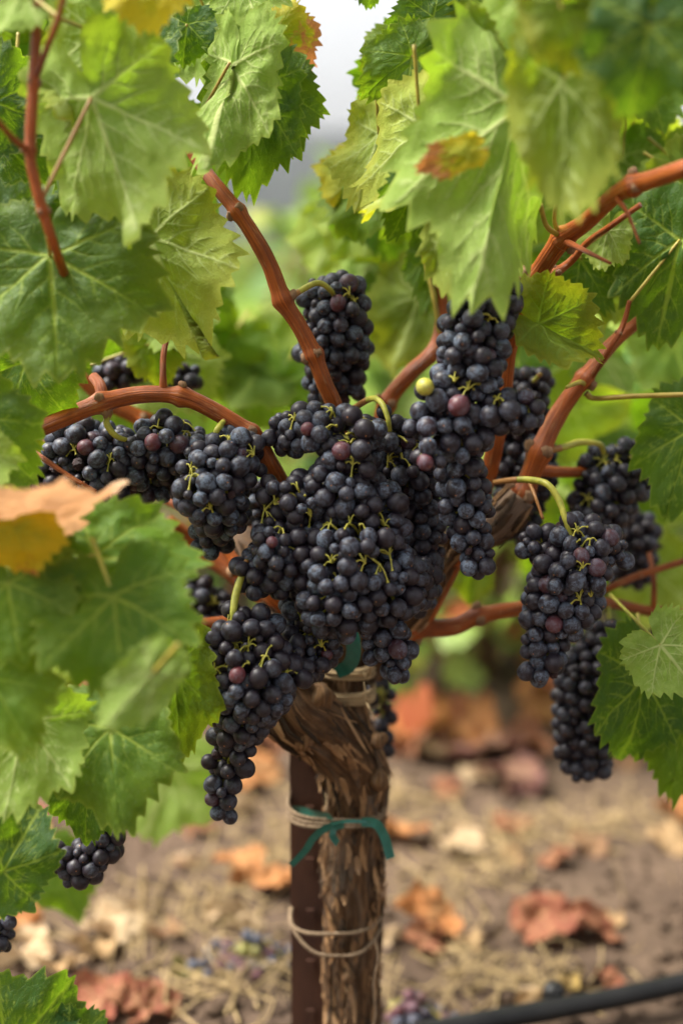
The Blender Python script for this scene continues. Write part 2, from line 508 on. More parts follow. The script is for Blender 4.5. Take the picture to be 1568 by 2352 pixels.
# ------------------------------------------------------------------ ground and hills
def ground():
    n = 190
    t = np.linspace(-1, 1, n)
    g = np.sign(t) * (np.abs(t) * 1.6 + (np.exp(np.abs(t) * 8.0) - 1 - 8 * np.abs(t)) / (math.exp(8) - 9) * 1500)
    X, Y = np.meshgrid(g * 1.0, g + 1.0)
    near = np.exp(-np.maximum(np.hypot(X, Y - 1.0) - 3, 0) / 6)
    Z = (0.05 * fbm(X * 1.8 + 40, Y * 1.8 + 40, 0.3, 3) + 0.020 * fbm(X * 9 + 9, Y * 9, 4.2, 3)) * near
    Z = Z - 0.01 * near
    V = np.stack([X, Y, Z], -1).reshape(-1, 3)
    i = np.arange(n * n).reshape(n, n)
    F = np.stack([i[:-1, :-1], i[:-1, 1:], i[1:, 1:], i[1:, :-1]], -1).reshape(-1, 4)
    obj('ground', make_mesh('ground', V, F, M_SOIL), kind='structure')
ground()
def gz(x, y):
    near = math.exp(-max(math.hypot(x, y - 1.0) - 3, 0) / 6)
    return float((0.05 * fbm(x * 1.8 + 40, y * 1.8 + 40, 0.3, 3) + 0.020 * fbm(x * 9 + 9, y * 9, 4.2, 3)) * near - 0.01 * near)

def hills():
    nx, ny = 220, 40
    X, T = np.meshgrid(np.linspace(-900, 900, nx), np.linspace(0, 1, ny))
    Y = 520 + T * 700
    prof = np.sin(np.clip(T, 0, 1) * math.pi * 0.5)
    top = 84 + 14 * fbm(X / 160 + 3, 1.2, 0.4, 3)
    Z = prof * top + 6 * fbm(X / 14, Y / 14, 2.0, 3) * np.clip(T * 5, 0, 1) - 1
    V = np.stack([X, Y, Z], -1).reshape(-1, 3)
    i = np.arange(nx * ny).reshape(ny, nx)
    F = np.stack([i[:-1, :-1], i[:-1, 1:], i[1:, 1:], i[1:, :-1]], -1).reshape(-1, 4)
    obj('hills', make_mesh('hills', V, F, M_HILL), kind='structure')
hills()

# ------------------------------------------------------------------ leaves
A_DEG = np.array([0, 8, 20, 31, 42, 54, 64, 78, 88, 100, 112, 126, 142, 156, 168, 176, 180.])
R_BASE = np.array([1.0, .93, .82, .74, .80, .90, .83, .70, .66, .70, .75, .68, .62, .55, .42, .20, .06])
def leaf_radius(th, seed, lobed):
    a = np.abs(np.degrees(th))
    base = np.interp(a, A_DEG, R_BASE)
    flat = np.interp(a, [0, 40, 90, 140, 168, 176, 180], [0.98, .88, .74, .62, .44, .2, .06])
    base = base * lobed + flat * (1 - lobed)
    rs = np.random.default_rng(seed)
    # saw teeth with uneven size, leaning to the tip
    nt = 35
    pos = np.sort((np.arange(nt) + rs.uniform(-.42, .42, nt)) / nt) * 2 * math.pi - math.pi
    amp = rs.uniform(0.45, 1.5, nt)
    k = np.clip(np.searchsorted(pos, th) - 1, 0, nt - 2)
    f = np.clip((th - pos[k]) / (pos[k + 1] - pos[k]), 0, 1)
    f = np.where(th > 0, 1 - f, f)
    tooth = np.where(f < .68, f / .68, (1 - f) / .32) ** 1.1
    r = base * (0.95 + 0.125 * tooth * amp[k] * np.clip((176 - a) / 30, 0, 1))
    r = r * (1 + 0.06 * vnoise(th * 1.7 + 9, seed * 1.3, 0.5))
    return r

def vein_segments():
    S = []          # x0,y0,x1,y1,w0,w1
    for ang, L in ((0, .98), (53, .86), (-53, .86), (108, .70), (-108, .70)):
        a = R_(ang); d = np.array([math.cos(a), math.sin(a)])
        bend = 0.10 * np.sign(ang)
        pts = [np.array([0., 0.])]
        for q in np.linspace(0.12, 1, 8):
            aa = a - R_(bend * 60) * q * 0.5
            pts.append(q * L * np.array([math.cos(aa), math.sin(aa)]))
        w = 0.022 if ang == 0 else 0.019
        for i in range(len(pts) - 1):
            q0, q1 = i / 8, (i + 1) / 8
            S.append((*pts[i], *pts[i + 1], w * (1 - .72 * q0), w * (1 - .72 * q1)))
        for sgn in (-1, 1):
            for q in (0.22, 0.43, 0.64, 0.82):
                q = q + 0.05 * sgn
                p0 = q * L * d
                l2 = (0.42 * (1 - q) + .06) * L
                b = a + sgn * R_(46)
                p1 = p0 + l2 * .55 * np.array([math.cos(b), math.sin(b)])
                b2 = b - sgn * R_(14)
                p2 = p1 + l2 * .55 * np.array([math.cos(b2), math.sin(b2)])
                S.append((*p0, *p1, .0085, .006)); S.append((*p1, *p2, .006, .003))
                for q3 in (.45, .8):
                    for s3 in (-1, 1):
                        p3 = p0 + (p1 - p0) * q3
                        b3 = b + s3 * R_(52); l3 = l2 * .34
                        S.append((*p3, *(p3 + l3 * np.array([math.cos(b3), math.sin(b3)])), .0045, .002))
    return np.array(S)
VS = vein_segments()

def leaf_grid(nth, nr, seed, lobed):
    th = np.linspace(-math.pi, math.pi, nth)
    r = leaf_radius(th, seed, lobed)
    s = np.concatenate([[0.0], np.linspace(0.035, 1, nr) ** 0.85])
    X = (s[:, None] * (r * np.cos(th))[None, :]); Y = (s[:, None] * (r * np.sin(th))[None, :])
    nS = len(s)
    x, y = X[1:].ravel(), Y[1:].ravel()
    e = np.repeat(s[1:], nth)
    x = np.concatenate([[0], x]); y = np.concatenate([[0], y]); e = np.concatenate([[0], e])
    idx = np.arange((nS - 1) * nth).reshape(nS - 1, nth) + 1
    F = [(0, int(idx[0, j]), int(idx[0, j + 1])) for j in range(nth - 1)]
    q = np.stack([idx[:-1, :-1], idx[1:, :-1], idx[1:, 1:], idx[:-1, 1:]], -1).reshape(-1, 4)
    F += q.tolist()
    # vein distance
    ve = np.zeros(len(x)); dmin = np.full(len(x), 9.0)
    for x0, y0, x1, y1, w0, w1 in VS:
        dx, dy = x1 - x0, y1 - y0
        t = np.clip(((x - x0) * dx + (y - y0) * dy) / (dx * dx + dy * dy), 0, 1)
        d = np.hypot(x - x0 - t * dx, y - y0 - t * dy)
        w = w0 + (w1 - w0) * t
        ve = np.maximum(ve, np.clip(1.5 - d / w, 0, 1) * (0.45 + 0.55 * np.clip(w / .011, 0, 1)))
        if w0 > .0055: dmin = np.minimum(dmin, d - w * .5)
    return x, y, e, F, ve, np.clip(dmin, 0, 1)
_grid_cache = {}
def leaf_mesh(size, seed, res=1, wide=1.0, lobed=0.75, fold=0.15, curl=0.5, side=0.3, ruffle=0.12, quilt=1.0, mat=None, foldneg=None, name='leaf', crumple=0.0):
    nth, nr = {0: (81, 10), 1: (181, 24), 2: (361, 46)}[res]
    key = (res, seed % 7, round(lobed, 1))
    if key not in _grid_cache:
        _grid_cache[key] = leaf_grid(nth, nr, seed % 7 + 1, round(lobed, 1))
    x, y, e, F, ve, dm = _grid_cache[key]
    rs = np.random.default_rng(seed)
    ph = rs.uniform(0, 6.28, 6)
    uv = np.stack([x, y], -1)
    y0 = y * wide
    th = np.arctan2(y0, x); rad = np.hypot(x, y0)
    fl = np.where(y0 > 0, fold, fold if foldneg is None else foldneg)
    z = ruffle * rad ** 2 * (np.sin(th * 3 + ph[0]) + .7 * np.sin(th * 5 + ph[1]) + .35 * np.sin(th * 9 + ph[2]))
    z = z + quilt * (0.008 * np.clip(dm / .10, 0, 1) ** .7 - 0.007 * ve)
    z = z + 0.028 * fbm(x * 7 + seed * 2, y * 7, seed * .7, 2) + 0.16 * fbm(x * 1.9 + seed, y * 1.9, seed * .37, 3) + crumple * fbm(x * 3.1 + seed, y * 3.1, 7.7 + seed, 3)
    # fold about the midrib
    ay = np.abs(y0)
    ca, sa = np.cos(fl), np.sin(fl)
    yy = np.sign(y0) * (ay * ca - z * sa); zz = ay * sa + z * ca
    # sideways droop
    if abs(side) > 1e-3:
        k = side; r0 = 1 / k
        ang = yy * k
        yn = np.sin(ang) * (r0 + zz); zn = np.cos(ang) * (r0 + zz) - r0
        yy, zz = yn, zn
    # curl along the midrib
    xx = x
    if abs(curl) > 1e-3:
        r0 = 1 / curl; ang = xx * curl
        xn = np.sin(ang) * (r0 + zz); zn = np.cos(ang) * (r0 + zz) - r0
        xx, zz = xn, zn
    V = np.stack([xx, yy, zz], -1) * size
    return make_mesh(name, V, F, mat or M_LEAF, uv, {'vein': ve, 'edge': e})

def leaf_frame(ang, tilt, roll, side):
    ex, ey, ez = RGT, -UPV, -FWD
    a, t, ro = R_(ang), R_(tilt), R_(roll)
    m = math.cos(a) * ex + math.sin(a) * ey
    s = 1 if side == 'T' else -1
    n = s * ez
    l = np.cross(n, m)
    m2 = math.cos(t) * m + math.sin(t) * ez
    n2 = s * (-math.sin(t) * m + math.cos(t) * ez)
    l2 = math.cos(ro) * l + math.sin(ro) * n2
    n3 = -math.sin(ro) * l + math.cos(ro) * n2
    M = np.eye(4); M[:3, 0], M[:3, 1], M[:3, 2] = m2, l2, n3
    return M

# ------------------------------------------------------------------ the vine
VINE = empty('grapevine', (at(810, 2000, 0.03)[0], 0.03, 0.0), 'head-trained old grapevine with gnarled trunk, orange canes and broad leaves in the foreground', 'grapevine')
VO = np.array(VINE.location)

WORLD = {}
def wpos(o):
    return WORLD.get(o.name, np.array(o.location))
def part(name, mb, parent, mat, label=None, kind=None, origin=None, smooth=True):
    o_w = np.array(origin if origin is not None else mb.V[0].mean(axis=0))
    o = obj(name, mb.mesh(name, mat, o_w, smooth), parent, label, kind=kind)
    o.location = o_w - wpos(parent)
    WORLD[o.name] = o_w
    return o

def bark_disp(amp, seed):
    def f(L, a, R):
        c, s = np.cos(a), np.sin(a)
        big = fbm(c * 1.2 + seed, s * 1.2, L * 18 + seed, 3) * 1.0
        rid = 1 - np.abs(fbm(c * 3.2 + 5 + seed, s * 3.2, L * 16, 3)) * 2.6
        fib = fbm(c * 9 + seed, s * 9, L * 60 + 3, 3)
        return amp * R * (big + 0.40 * rid + 0.55 * fib)
    return f

def px_path(pts, n=8):
    """pts of (px,py,Y,r_px) -> world path, radii in metres"""
    P = np.array([at(p[0], p[1], p[2]) for p in pts])
    r = np.array([p[3] * mpp(p[2], p[1]) for p in pts])
    Q = catmull(np.hstack([P, r[:, None]]), n)
    return Q[:, :3], np.maximum(Q[:, 3], 0.0006)

def bark_strips(path, rad, count, seed, lmin=.010, lmax=.042):
    rs = np.random.default_rng(seed)
    mb = MB()
    L = np.concatenate([[0], np.cumsum(np.linalg.norm(np.diff(path, axis=0), axis=1))])
    T = norm(np.gradient(path, axis=0))
    for k in range(count):
        l0 = rs.uniform(0, L[-1] - .01); ln = rs.uniform(lmin, lmax)
        a0 = rs.uniform(0, 6.283); tw = rs.uniform(-11, 11)
        ls = np.linspace(l0, min(l0 + ln, L[-1]), 6)
        P = np.stack([np.interp(ls, L, path[:, i]) for i in range(3)], -1)
        t = norm(np.stack([np.interp(ls, L, T[:, i]) for i in range(3)], -1))
        r = np.interp(ls, L, rad)
        ref = np.array([0.31, -0.95, 0.05])
        n1 = norm(np.cross(t, ref)); n2 = np.cross(t, n1)
        a = a0 + tw * (ls - l0)
        rd = np.cos(a)[:, None] * n1 + np.sin(a)[:, None] * n2
        sd_ = np.cross(t, rd)
        lift = 1.05 + 0.08 * rs.random() + np.abs(np.linspace(-1, 1, 6)) ** 3 * rs.uniform(0, .16)
        w = rs.uniform(.0010, .0040) * np.sin(np.linspace(.25, 2.9, 6))
        C = P + rd * (r * lift)[:, None]
        th_ = 0.0007
        A = C - sd_ * w[:, None]; B = C + sd_ * w[:, None]; Cc = C + rd * (w * .5 + th_)[:, None]
        V = np.vstack([A, Cc, B]); F = []
        for i in range(5):
            F.append((i, i + 1, 6 + i + 1, 6 + i)); F.append((6 + i, 6 + i + 1, 12 + i + 1, 12 + i))
        uvv = np.stack([np.tile(a / 6.28, 3), np.tile(ls, 3)], -1)
        mb.add(V, F, uvv, rs.choice([rs.uniform(-.35, .1), rs.uniform(.1, .5), rs.uniform(.4, .9)]))
    return mb

# trunk
TR_PTS = [(812, 2520, .03, 62), (811, 2440, .03, 62), (810, 2352, .03, 60), (806, 2250, .03, 58), (808, 2150, .03, 60), (811, 2060, .03, 64), (808, 1980, .03, 66),
          (812, 1900, .03, 62), (815, 1840, .03, 66), (812, 1780, .03, 74), (803, 1720, .035, 62), (798, 1650, .04, 46), (796, 1570, .045, 44), (800, 1480, .05, 62), (810, 1420, .05, 66)]
P, r = px_path(TR_PTS, 12)
r = r * .97
V, F, UV = tube(P, r, 72, True, disp=bark_disp(.24, 3.0))
mb = MB(); mb.add(V, F, UV, 0.12)
trunk = part('trunk', mb, VINE, M_BARK)
sb = bark_strips(P, r, 620, 5)
part('shaggy_bark', sb, trunk, M_BARK, kind='stuff', origin=wpos(trunk))
def arm(pts, n=10, seg=48, amp=.26, seed=1., strips=80, mat=None, cap=True):
    P, r = px_path(pts, n)
    V, F, UV = tube(P, r, seg, cap, disp=bark_disp(amp, seed))
    mb = MB(); mb.add(V, F, UV, 0.1)
    o = part('arm', mb, VINE, mat or M_BARK)
    if strips:
        part('shaggy_bark', bark_strips(P, r, strips, int(seed * 10), .015, .05), o, M_BARK, kind='stuff', origin=wpos(o))
    return o
arm([(826, 1800, .025, 62), (790, 1730, .015, 66), (735, 1672, 0.0, 70), (676, 1632, -.01, 72), (656, 1580, .0, 60), (650, 1520, .02, 44), (640, 1450, .04, 46), (600, 1390, .05, 40)], seed=4.1, strips=150)
arm([(830, 1520, .06, 56), (890, 1455, .05, 48), (950, 1400, .04, 40), (990, 1320, .03, 34), (1030, 1262, .03, 32), (1090, 1228, .02, 32)], seed=6.3, strips=100)
arm([(1070, 1235, .02, 36), (1120, 1215, .015, 40), (1165, 1178, .01, 40), (1195, 1140, .01, 34)], amp=.12, seed=8.2, strips=26, mat=M_OLD)
arm([(700, 1420, .06, 52), (620, 1330, .05, 40), (560, 1250, .06, 34), (520, 1200, .08, 30)], amp=.14, seed=9.4, strips=26, mat=M_OLD)

def knob(c, rad, name, parent, mat, seed, sq=(1, 1, 1)):
    th = np.linspace(0, math.pi, 9); ph = np.linspace(0, 2 * math.pi, 14, endpoint=False)
    V = []
    for t in th:
        for p in ph:
            d = np.array([math.sin(t) * math.cos(p), math.sin(t) * math.sin(p), math.cos(t)])
            q = 1 + 0.75 * float(fbm(d[0] * 1.6 + seed, d[1] * 1.6, d[2] * 1.6, 3))
            V.append(np.array(c) + d * rad * q * np.array(sq))
    F = []
    for i in range(8):
        for j in range(14):
            k = (j + 1) % 14
            F.append((i * 14 + j, (i + 1) * 14 + j, (i + 1) * 14 + k, i * 14 + k))
    uv = np.array([[abs(p / math.pi - 1), t * rad] for t in th for p in ph])
    mb = MB(); mb.add(np.array(V), F, uv, 0.4)
    return part(name, mb, parent, mat, origin=np.array(c))
for i, (x, y, s) in enumerate(((648, 1630, 36), (690, 1680, 40), (735, 1600, 32), (676, 1560, 30), (870, 1790, 24), (868, 1700, 20), (735, 1650, 24), (800, 2245, 14))):
    knob(at(x, y, -.02 + (.02 if i > 3 else 0)), s * mpp(0), 'burl', VINE, M_BARK, i * 3.3)

# canes
CANEP = []
def cane(pts, nodes=(), mat=None, seg=14, n=10, label=None, ridge=.013, name='cane', stubs=True):
    P, r = px_path(pts, n)
    r = r * .92 * (1 + .05 * fbm(P[:, 0] * 60, P[:, 1] * 60, P[:, 2] * 60, 2))
    rs = np.random.default_rng(int(pts[0][0] * 7 + pts[0][1]))
    NP = [at(*q[:3]) for q in nodes]
    for q in NP:
        d = np.linalg.norm(P - q, axis=1)
        r = r * (1 + 0.34 * np.exp(-(d / (r * .75)) ** 2))
    V, F, UV = tube(P, r, seg, True, ridge=ridge, nr=7, phase=rs.uniform(0, 6))
    mb = MB(); mb.add(V, F, UV)
    CANEP.append(P[1:-1])
    o = part(name, mb, VINE, mat or M_CANE, label)
    for i, q in enumerate(NP):
        k = int(np.argmin(np.linalg.norm(P - q, axis=1)))
        t = norm(P[min(k + 1, len(P) - 1)] - P[max(k - 1, 0)])
        side = norm(np.cross(t, FWD)) * (1 if (i % 2 == 0) else -1)
        c = P[k] + side * r[k] * .88 - FWD * r[k] * .25
        knob(c, r[k] * .40, 'bud', o, M_NODE, rs.uniform(0, 90), (1, 1, 1.25))
        if i % 2 == 0:
            c2 = P[k] - side * r[k] * .35 - FWD * r[k] * .9
            knob(c2, r[k] * .34, 'leaf_scar', o, M_NODE, rs.uniform(0, 90), (1.2, .6, 1.2))
    return o
cane([(800, 1150, .02, 24), (775, 960, -.02, 21), (745, 880, -.03, 21), (718, 810, -.03, 21), (685, 745, -.03, 21), (650, 690, -.03, 22), (620, 610, -.03, 21), (585, 545, -.03, 20), (545, 485, -.03, 19), (500, 430, -.02, 18), (455, 370, 0, 16), (420, 315, .01, 15), (390, 280, .02, 14), (350, 200, .05, 12)],
     [(722, 815, -.03), (650, 690, -.03), (545, 487, -.03)], seg=20)
cane([(760, 1330, .02, 26), (690, 1200, -.02, 25), (640, 1105, -.05, 25), (618, 1065, -.06, 24), (585, 1008, -.06, 23), (520, 960, -.06, 22), (440, 918, -.06, 22), (380, 906, -.06, 21), (310, 908, -.06, 22), (235, 925, -.07, 23), (160, 955, -.08, 22), (90, 985, -.09, 22), (0, 1020, -.1, 20)],
     [(575, 998, -.06), (415, 912, -.06), (235, 928, -.07)], seg=20)
cane([(960, 1440, .04, 26), (1060, 1250, .03, 24), (1120, 1090, .02, 22), (1150, 940, .01, 22), (1165, 800, 0, 24), (1195, 710, -.02, 25), (1232, 635, -.03, 24), (1270, 575, -.05, 24), (1295, 545, -.06, 25), (1345, 510, -.09, 22), (1410, 450, -.13, 22), (1455, 425, -.15, 24), (1510, 408, -.17, 23), (1600, 375, -.2, 22), (1720, 320, -.21, 20), (1880, 220, -.2, 17), (2000, 60, -.18, 13)],
     [(1232, 640, -.03), (1290, 550, -.06), (1450, 428, -.15)], seg=20)
cane([(1165, 1180, .01, 30), (1205, 1120, .01, 27), (1240, 1035, .01, 26), (1285, 945, .02, 23), (1340, 870, .02, 20), (1400, 795, .03, 18), (1455, 745, .04, 16), (1520, 690, .05, 14), (1580, 630, .06, 12)],
     [(1240, 1040, .01), (1340, 868, .02), (1195, 1130, .01)], seg=20)
cane([(830, 1300, .06, 24), (860, 1050, .07, 22), (885, 935, .08, 21), (940, 860, .08, 20), (1000, 800, .09, 20), (1015, 720, .1, 17), (1005, 640, .1, 14), (990, 560, .1, 11)], [(890, 930, .08)])
cane([(880, 1470, .05, 30), (950, 1445, .04, 26), (1040, 1440, .04, 22), (1100, 1415, .05, 21), (1200, 1396, .06, 18), (1300, 1385, .07, 15), (1400, 1385, .09, 14), (1480, 1402, .1, 14), (1600, 1415, .1, 14)], [(1100, 1417, .05), (950, 1440, .04)])
cane([(1370, 1365, .08, 9), (1420, 1340, .08, 9), (1485, 1315, .09, 9), (1600, 1280, .1, 8)], [(1470, 1320, .09)], seg=10)
cane([(98, -60, -.2, 12), (85, 60, -.2, 13), (78, 190, -.2, 14), (70, 345, -.2, 14), (82, 420, -.2, 14), (98, 480, -.2, 14), (128, 572, -.19, 12), (160, 660, -.12, 12)], [(82, 185, -.2), (70, 345, -.2), (98, 485, -.2)])
cane([(740, 1480, .05, 26), (640, 1440, .03, 22), (550, 1432, .0, 21), (425, 1442, -.02, 20), (300, 1460, -.05, 19)], [(545, 1432, 0)])
cane([(750, 1480, .05, 30), (640, 1390, .04, 28), (570, 1320, .05, 26), (520, 1250, .06, 24), (440, 1170, .08, 22), (360, 1130, .1, 20), (200, 1050, .1, 19), (110, 1000, .08, 18)], [(560, 1290, .05)])
cane([(720, 1450, .06, 30), (600, 1360, .09, 28), (480, 1275, .12, 26), (380, 1200, .12, 24)], [])
cane([(650, 1300, .06, 22), (560, 1200, .08, 20), (450, 1060, .1, 20), (340, 972, .1, 20), (250, 925, .1, 20), (200, 880, .1, 18), (120, 800, .1, 16)], [(335, 968, .1)])
cane([(235, 935, -.07, 17), (232, 890, -.06, 15), (215, 865, -.05, 13)], [], seg=12)
cane([(377, 905, -.06, 13), (375, 870, -.06, 9), (376, 815, -.05, 8), (385, 770, -.04, 7)], [], seg=10)
cane([(-30, 1795, -.17, 20), (60, 1700, -.165, 20), (120, 1640, -.16, 19), (182, 1592, -.155, 18), (260, 1540, -.14, 17), (420, 1470, -.09, 16)], [])
cane([(60, 1025, -.07, 7), (110, 1060, -.09, 7), (170, 1100, -.1, 6), (222, 1130, -.1, 5)], [(190, 1112, -.1)], seg=8)
cane([(1230, 645, -.03, 11), (1275, 625, -.02, 11), (1310, 600, -.02, 10), (1350, 555, -.04, 8), (1400, 520, -.08, 8), (1470, 470, -.1, 7)], [(1278, 620, -.02)], seg=10)
cane([(1290, 550, -.06, 10), (1340, 575, -.1, 7), (1402, 605, -.12, 4)], [], seg=8)
cane([(1415, 455, -.14, 8), (1440, 490, -.15, 5), (1468, 560, -.16, 3)], [], seg=8)
cane([(1345, 885, .02, 8), (1400, 800, .0, 8), (1430, 745, .0, 7), (1445, 690, .0, 6)], [(1420, 765, 0)], seg=8)
cane([(1230, 1080, .03, 16), (1300, 1085, .06, 14), (1360, 1080, .09, 13), (1450, 1060, .12, 11)], [])
cane([(78, 190, -.2, 9), (105, 120, -.21, 8), (135, 40, -.22, 7), (150, -30, -.23, 7)], [], seg=8)
cane([(66, 345, -.2, 9), (30, 318, -.22, 8), (-20, 260, -.24, 7)], [], seg=8)
cane([(1500, 1400, .1, 8), (1500, 1330, .1, 7), (1490, 1270, .12, 6)], [], seg=8)

# bare leaf stalks and tendrils
def stalk(pts, tint, name='leaf_stalk'):
    P, r = px_path(pts, 8)
    V, F, UV = tube(P, r, 8); mb = MB(); mb.add(V, F, UV, tint)
    part(name, mb, VINE, M_STEM)
stalk([(1345, 903, .02, 8), (1365, 915, .02, 6), (1450, 910, .0, 6), (1620, 905, -.02, 6)], .45)
stalk([(1290, 545, -.06, 7), (1255, 520, -.08, 6), (1240, 470, -.1, 6)], .25)
stalk([(1285, 540, -.06, 7), (1272, 505, -.07, 5), (1280, 450, -.09, 5)], .25)
stalk([(1010, 770, .09, 6), (995, 680, .09, 6), (970, 570, .1, 6)], .3)
stalk([(1215, 1108, -.03, 5), (1228, 1140, -.05, 4), (1246, 1192, -.06, 4)], .9, 'tendril')
stalk([(1345, 885, .02, 5), (1330, 878, .0, 6), (1300, 890, -.02, 4)], .2)
stalk([(1190, 640, -.04, 6), (1178, 690, -.05, 5), (1175, 730, -.05, 4)], .6, 'tendril')
stalk([(430, 300, .0, 7), (450, 310, -.01, 6), (480, 300, -.01, 4)], .2)

# leaves -----------------------------------------------------------
def petiole(mb, a, b, sag, r0=.0017, r1=.0013, tint=.3):
    a, b = np.array(a), np.array(b)
    mid_ = (a + b) / 2 + np.array([0, 0, sag])
    Q = catmull([a, mid_, b], 6)
    V, F, UV = tube(Q, np.linspace(r0, r1, len(Q)), 8)
    mb.add(V, F, UV, tint)
LEAF_N = [0]
def leaf(jx, jy, Y, ln, ang, face='T', tilt=0, roll=0, res=1, yel=.15, brn=0., drk=.3, pet=None, ptint=.3, label=None, parent=None, **kw):
    LEAF_N[0] += 1
    seed = LEAF_N[0] * 13 + 5
    size = ln * mpp(Y, jy)
    me = leaf_mesh(size, kw.pop('seed', seed), res, **kw)
    o = obj('leaf', me, VINE, label)
    M = leaf_frame(ang, tilt, roll, face)
    p = at(jx, jy, Y)
    M[:3, 3] = p - VO
    o.matrix_local = Matrix(M.tolist())
    o.color = (yel, brn, drk, 1)
    # petiole, in the leaf's own frame
    Mw = M.copy(); Mw[:3, 3] = p
    inv = np.linalg.inv(Mw)
    if pet is None:
        end = np.array([-size * .55, 0, -size * .35])
        CP = np.concatenate(CANEP)
        loc_ = (inv @ np.hstack([CP, np.ones((len(CP), 1))]).T).T[:, :3]
        dd = np.linalg.norm(loc_, axis=1) + np.where(loc_[:, 0] > -.01, .09, 0) + np.where(loc_[:, 2] > 0, .05, 0)
        k_ = int(np.argmin(dd))
        if np.linalg.norm(loc_[k_]) < .085: end = loc_[k_]
    else:
        end = (inv @ np.append(at(*pet), 1))[:3]
    mb = MB()
    petiole(mb, end, (0, 0, -.0005), 0, tint=ptint)
    o2 = obj('petiole', mb.mesh('petiole', M_STEM), o)
    return o

L = leaf
# --- left, top
L(115, 587, -0.146, 300, 84, 'T', 16, 0, 2, .16, 0, .62, wide=1.15, curl=.35, side=.3, fold=.12, pet=(110, 540, -.2), lobed=.7)
L(210, 225, -0.175, 350, 70, 'U', -5, 0, 2, .22, 0, .25, wide=.85, curl=.25, side=.3, fold=.9, foldneg=.1, pet=(90, 472, -.2), ptint=.8, lobed=.8)
L(345, 548, -0.089, 285, 66, 'U', 0, 0, 2, .4, 0, .35, wide=.85, curl=.3, side=.2, fold=.5, foldneg=.1, lobed=.6)
L(528, 145, -0.06, 280, 98, 'U', 5, 12, 2, .15, 0, .15, wide=.62, curl=.2, side=.3, fold=.75, foldneg=.2, pet=(442, 300, -.02), ptint=.6, lobed=.9)
L(582, 200, -0.0, 260, 92, 'T', 0, -10, 2, .1, 0, .5, wide=.62, lobed=.6)
L(640, 205, 0.02, 155, 75, 'T', 0, 0, 2, .1, 0, .75, wide=.8)
L(635, 80, 0.05, 120, 50, 'T', 0, 10, 2, .75, .55, .1, wide=1.0, lobed=.6, pet=(668, 210, .05), ptint=.9)
L(470, 20, 0.05, 240, 72, 'U', 5, 10, 2, .15, 0, .6, wide=.7, lobed=.9)
L(560, -50, 0.02, 140, 75, 'U', 0, 0, 2, .2, 0, .3, wide=.9)
L(430, 55, -0.0, 100, 98, 'T', 0, 0, 1, .0, 0, .9)
L(220, 75, -0.132, 250, 108, 'U', 0, 0, 1, .3, 0, .8, wide=.7, fold=.2, foldneg=.9)
L(335, -60, -0.197, 140, 86, 'T', 10, 0, 1, 1.0, .12, 0., wide=1.0, lobed=.5)
L(50, -30, -0.197, 150, 105, 'U', 0, 20, 1, .1, 0, .1, wide=.8)
L(230, -50, -0.175, 90, 80, 'U', 0, 0, 1, .1, 0, .4, wide=1.2)
L(300, 110, -0.03, 210, 100, 'T', 0, 10, 1, .05, 0, .7, wide=.8)
L(-10, 240, -0.05, 170, -35, 'T', 0, 0, 1, .05, 0, 1.0, quilt=2.)
L(0, 320, -0.03, 190, 45, 'T', 10, 0, 1, .05, 0, .8, wide=1.0)
L(120, 400, 0.0, 150, 100, 'U', 0, 0, 1, .1, 0, .0, wide=.8)
L(10, 560, -0.118, 190, -60, 'T', 0, 10, 1, .05, 0, .95, wide=.8)
L(190, 480, -0.089, 140, -70, 'T', 10, 0, 1, .05, 0, .85, wide=.7)
L(60, 830, -0.089, 170, 55, 'T', 0, 0, 1, .05, 0, .6)
L(-60, 960, -0.168, 210, 48, 'T', 0, 0, 1, .1, 0, .7, wide=.8)
L(-60, 1040, -0.204, 120, 55, 'U', 0, 0, 1, .2, 0, .3)
# --- left, low
L(-30, 1178, -.29, 330, 1, 'T', -6, 68, 1, .6, 1.3, 0., wide=.8, crumple=.12)
L(40, 1215, -.285, 115, 75, 'T', 0, 0, 1, 1.0, .2, 0., wide=1.2)
L(262, 1372, -.285, 258, 80, 'T', 28, 0, 2, .12, 0, .15, wide=.95, curl=.3, pet=(212, 1235, -.27), ptint=0, lobed=.6)
L(215, 1275, -.25, 262, 4, 'T', 0, -26, 1, .12, 0, .1, wide=.75, lobed=.6, curl=.3)
L(20, 1340, -.27, 195, 78, 'T', 25, 0, 1, .15, 0, .2, wide=1.1)
L(-20, 1560, -.28, 200, 55, 'T', 22, -10, 1, .2, .1, .15, wide=.9)
L(352, 1545, -.345, 175, 132, 'U', 0, 0, 1, .1, 0, .0, wide=.55, lobed=.3)
L(395, 1530, -0.161, 255, 82, 'T', 0, -20, 1, .25, 0, .05, wide=.55)
L(250, 1670, -0.197, 245, 78, 'T', 24, 0, 1, .15, 0, .3, wide=.85)
L(55, 1660, -0.218, 225, 100, 'U', 0, 0, 1, .15, 0, .25, wide=.9)
L(10, 2000, -0.204, 180, -62, 'T', 0, 0, 1, .0, 0, 1.0, wide=.8)
L(205, 1790, -0.161, 165, 95, 'T', 0, 0, 1, .05, 0, .65, wide=.75)
L(390, 1760, 0.3, 180, 108, 'U', 0, 0, 0, .1, 0, .1)
L(20, 2420, -0.146, 220, -48, 'T', 0, 0, 1, .0, 0, .95)
L(160, 2400, -0.132, 110, -40, 'T', 0, 0, 1, .0, 0, .95)
L(130, 1985, 0.22, 150, 72, 'T', 0, 0, 0, .1, 0, .5, wide=.7)
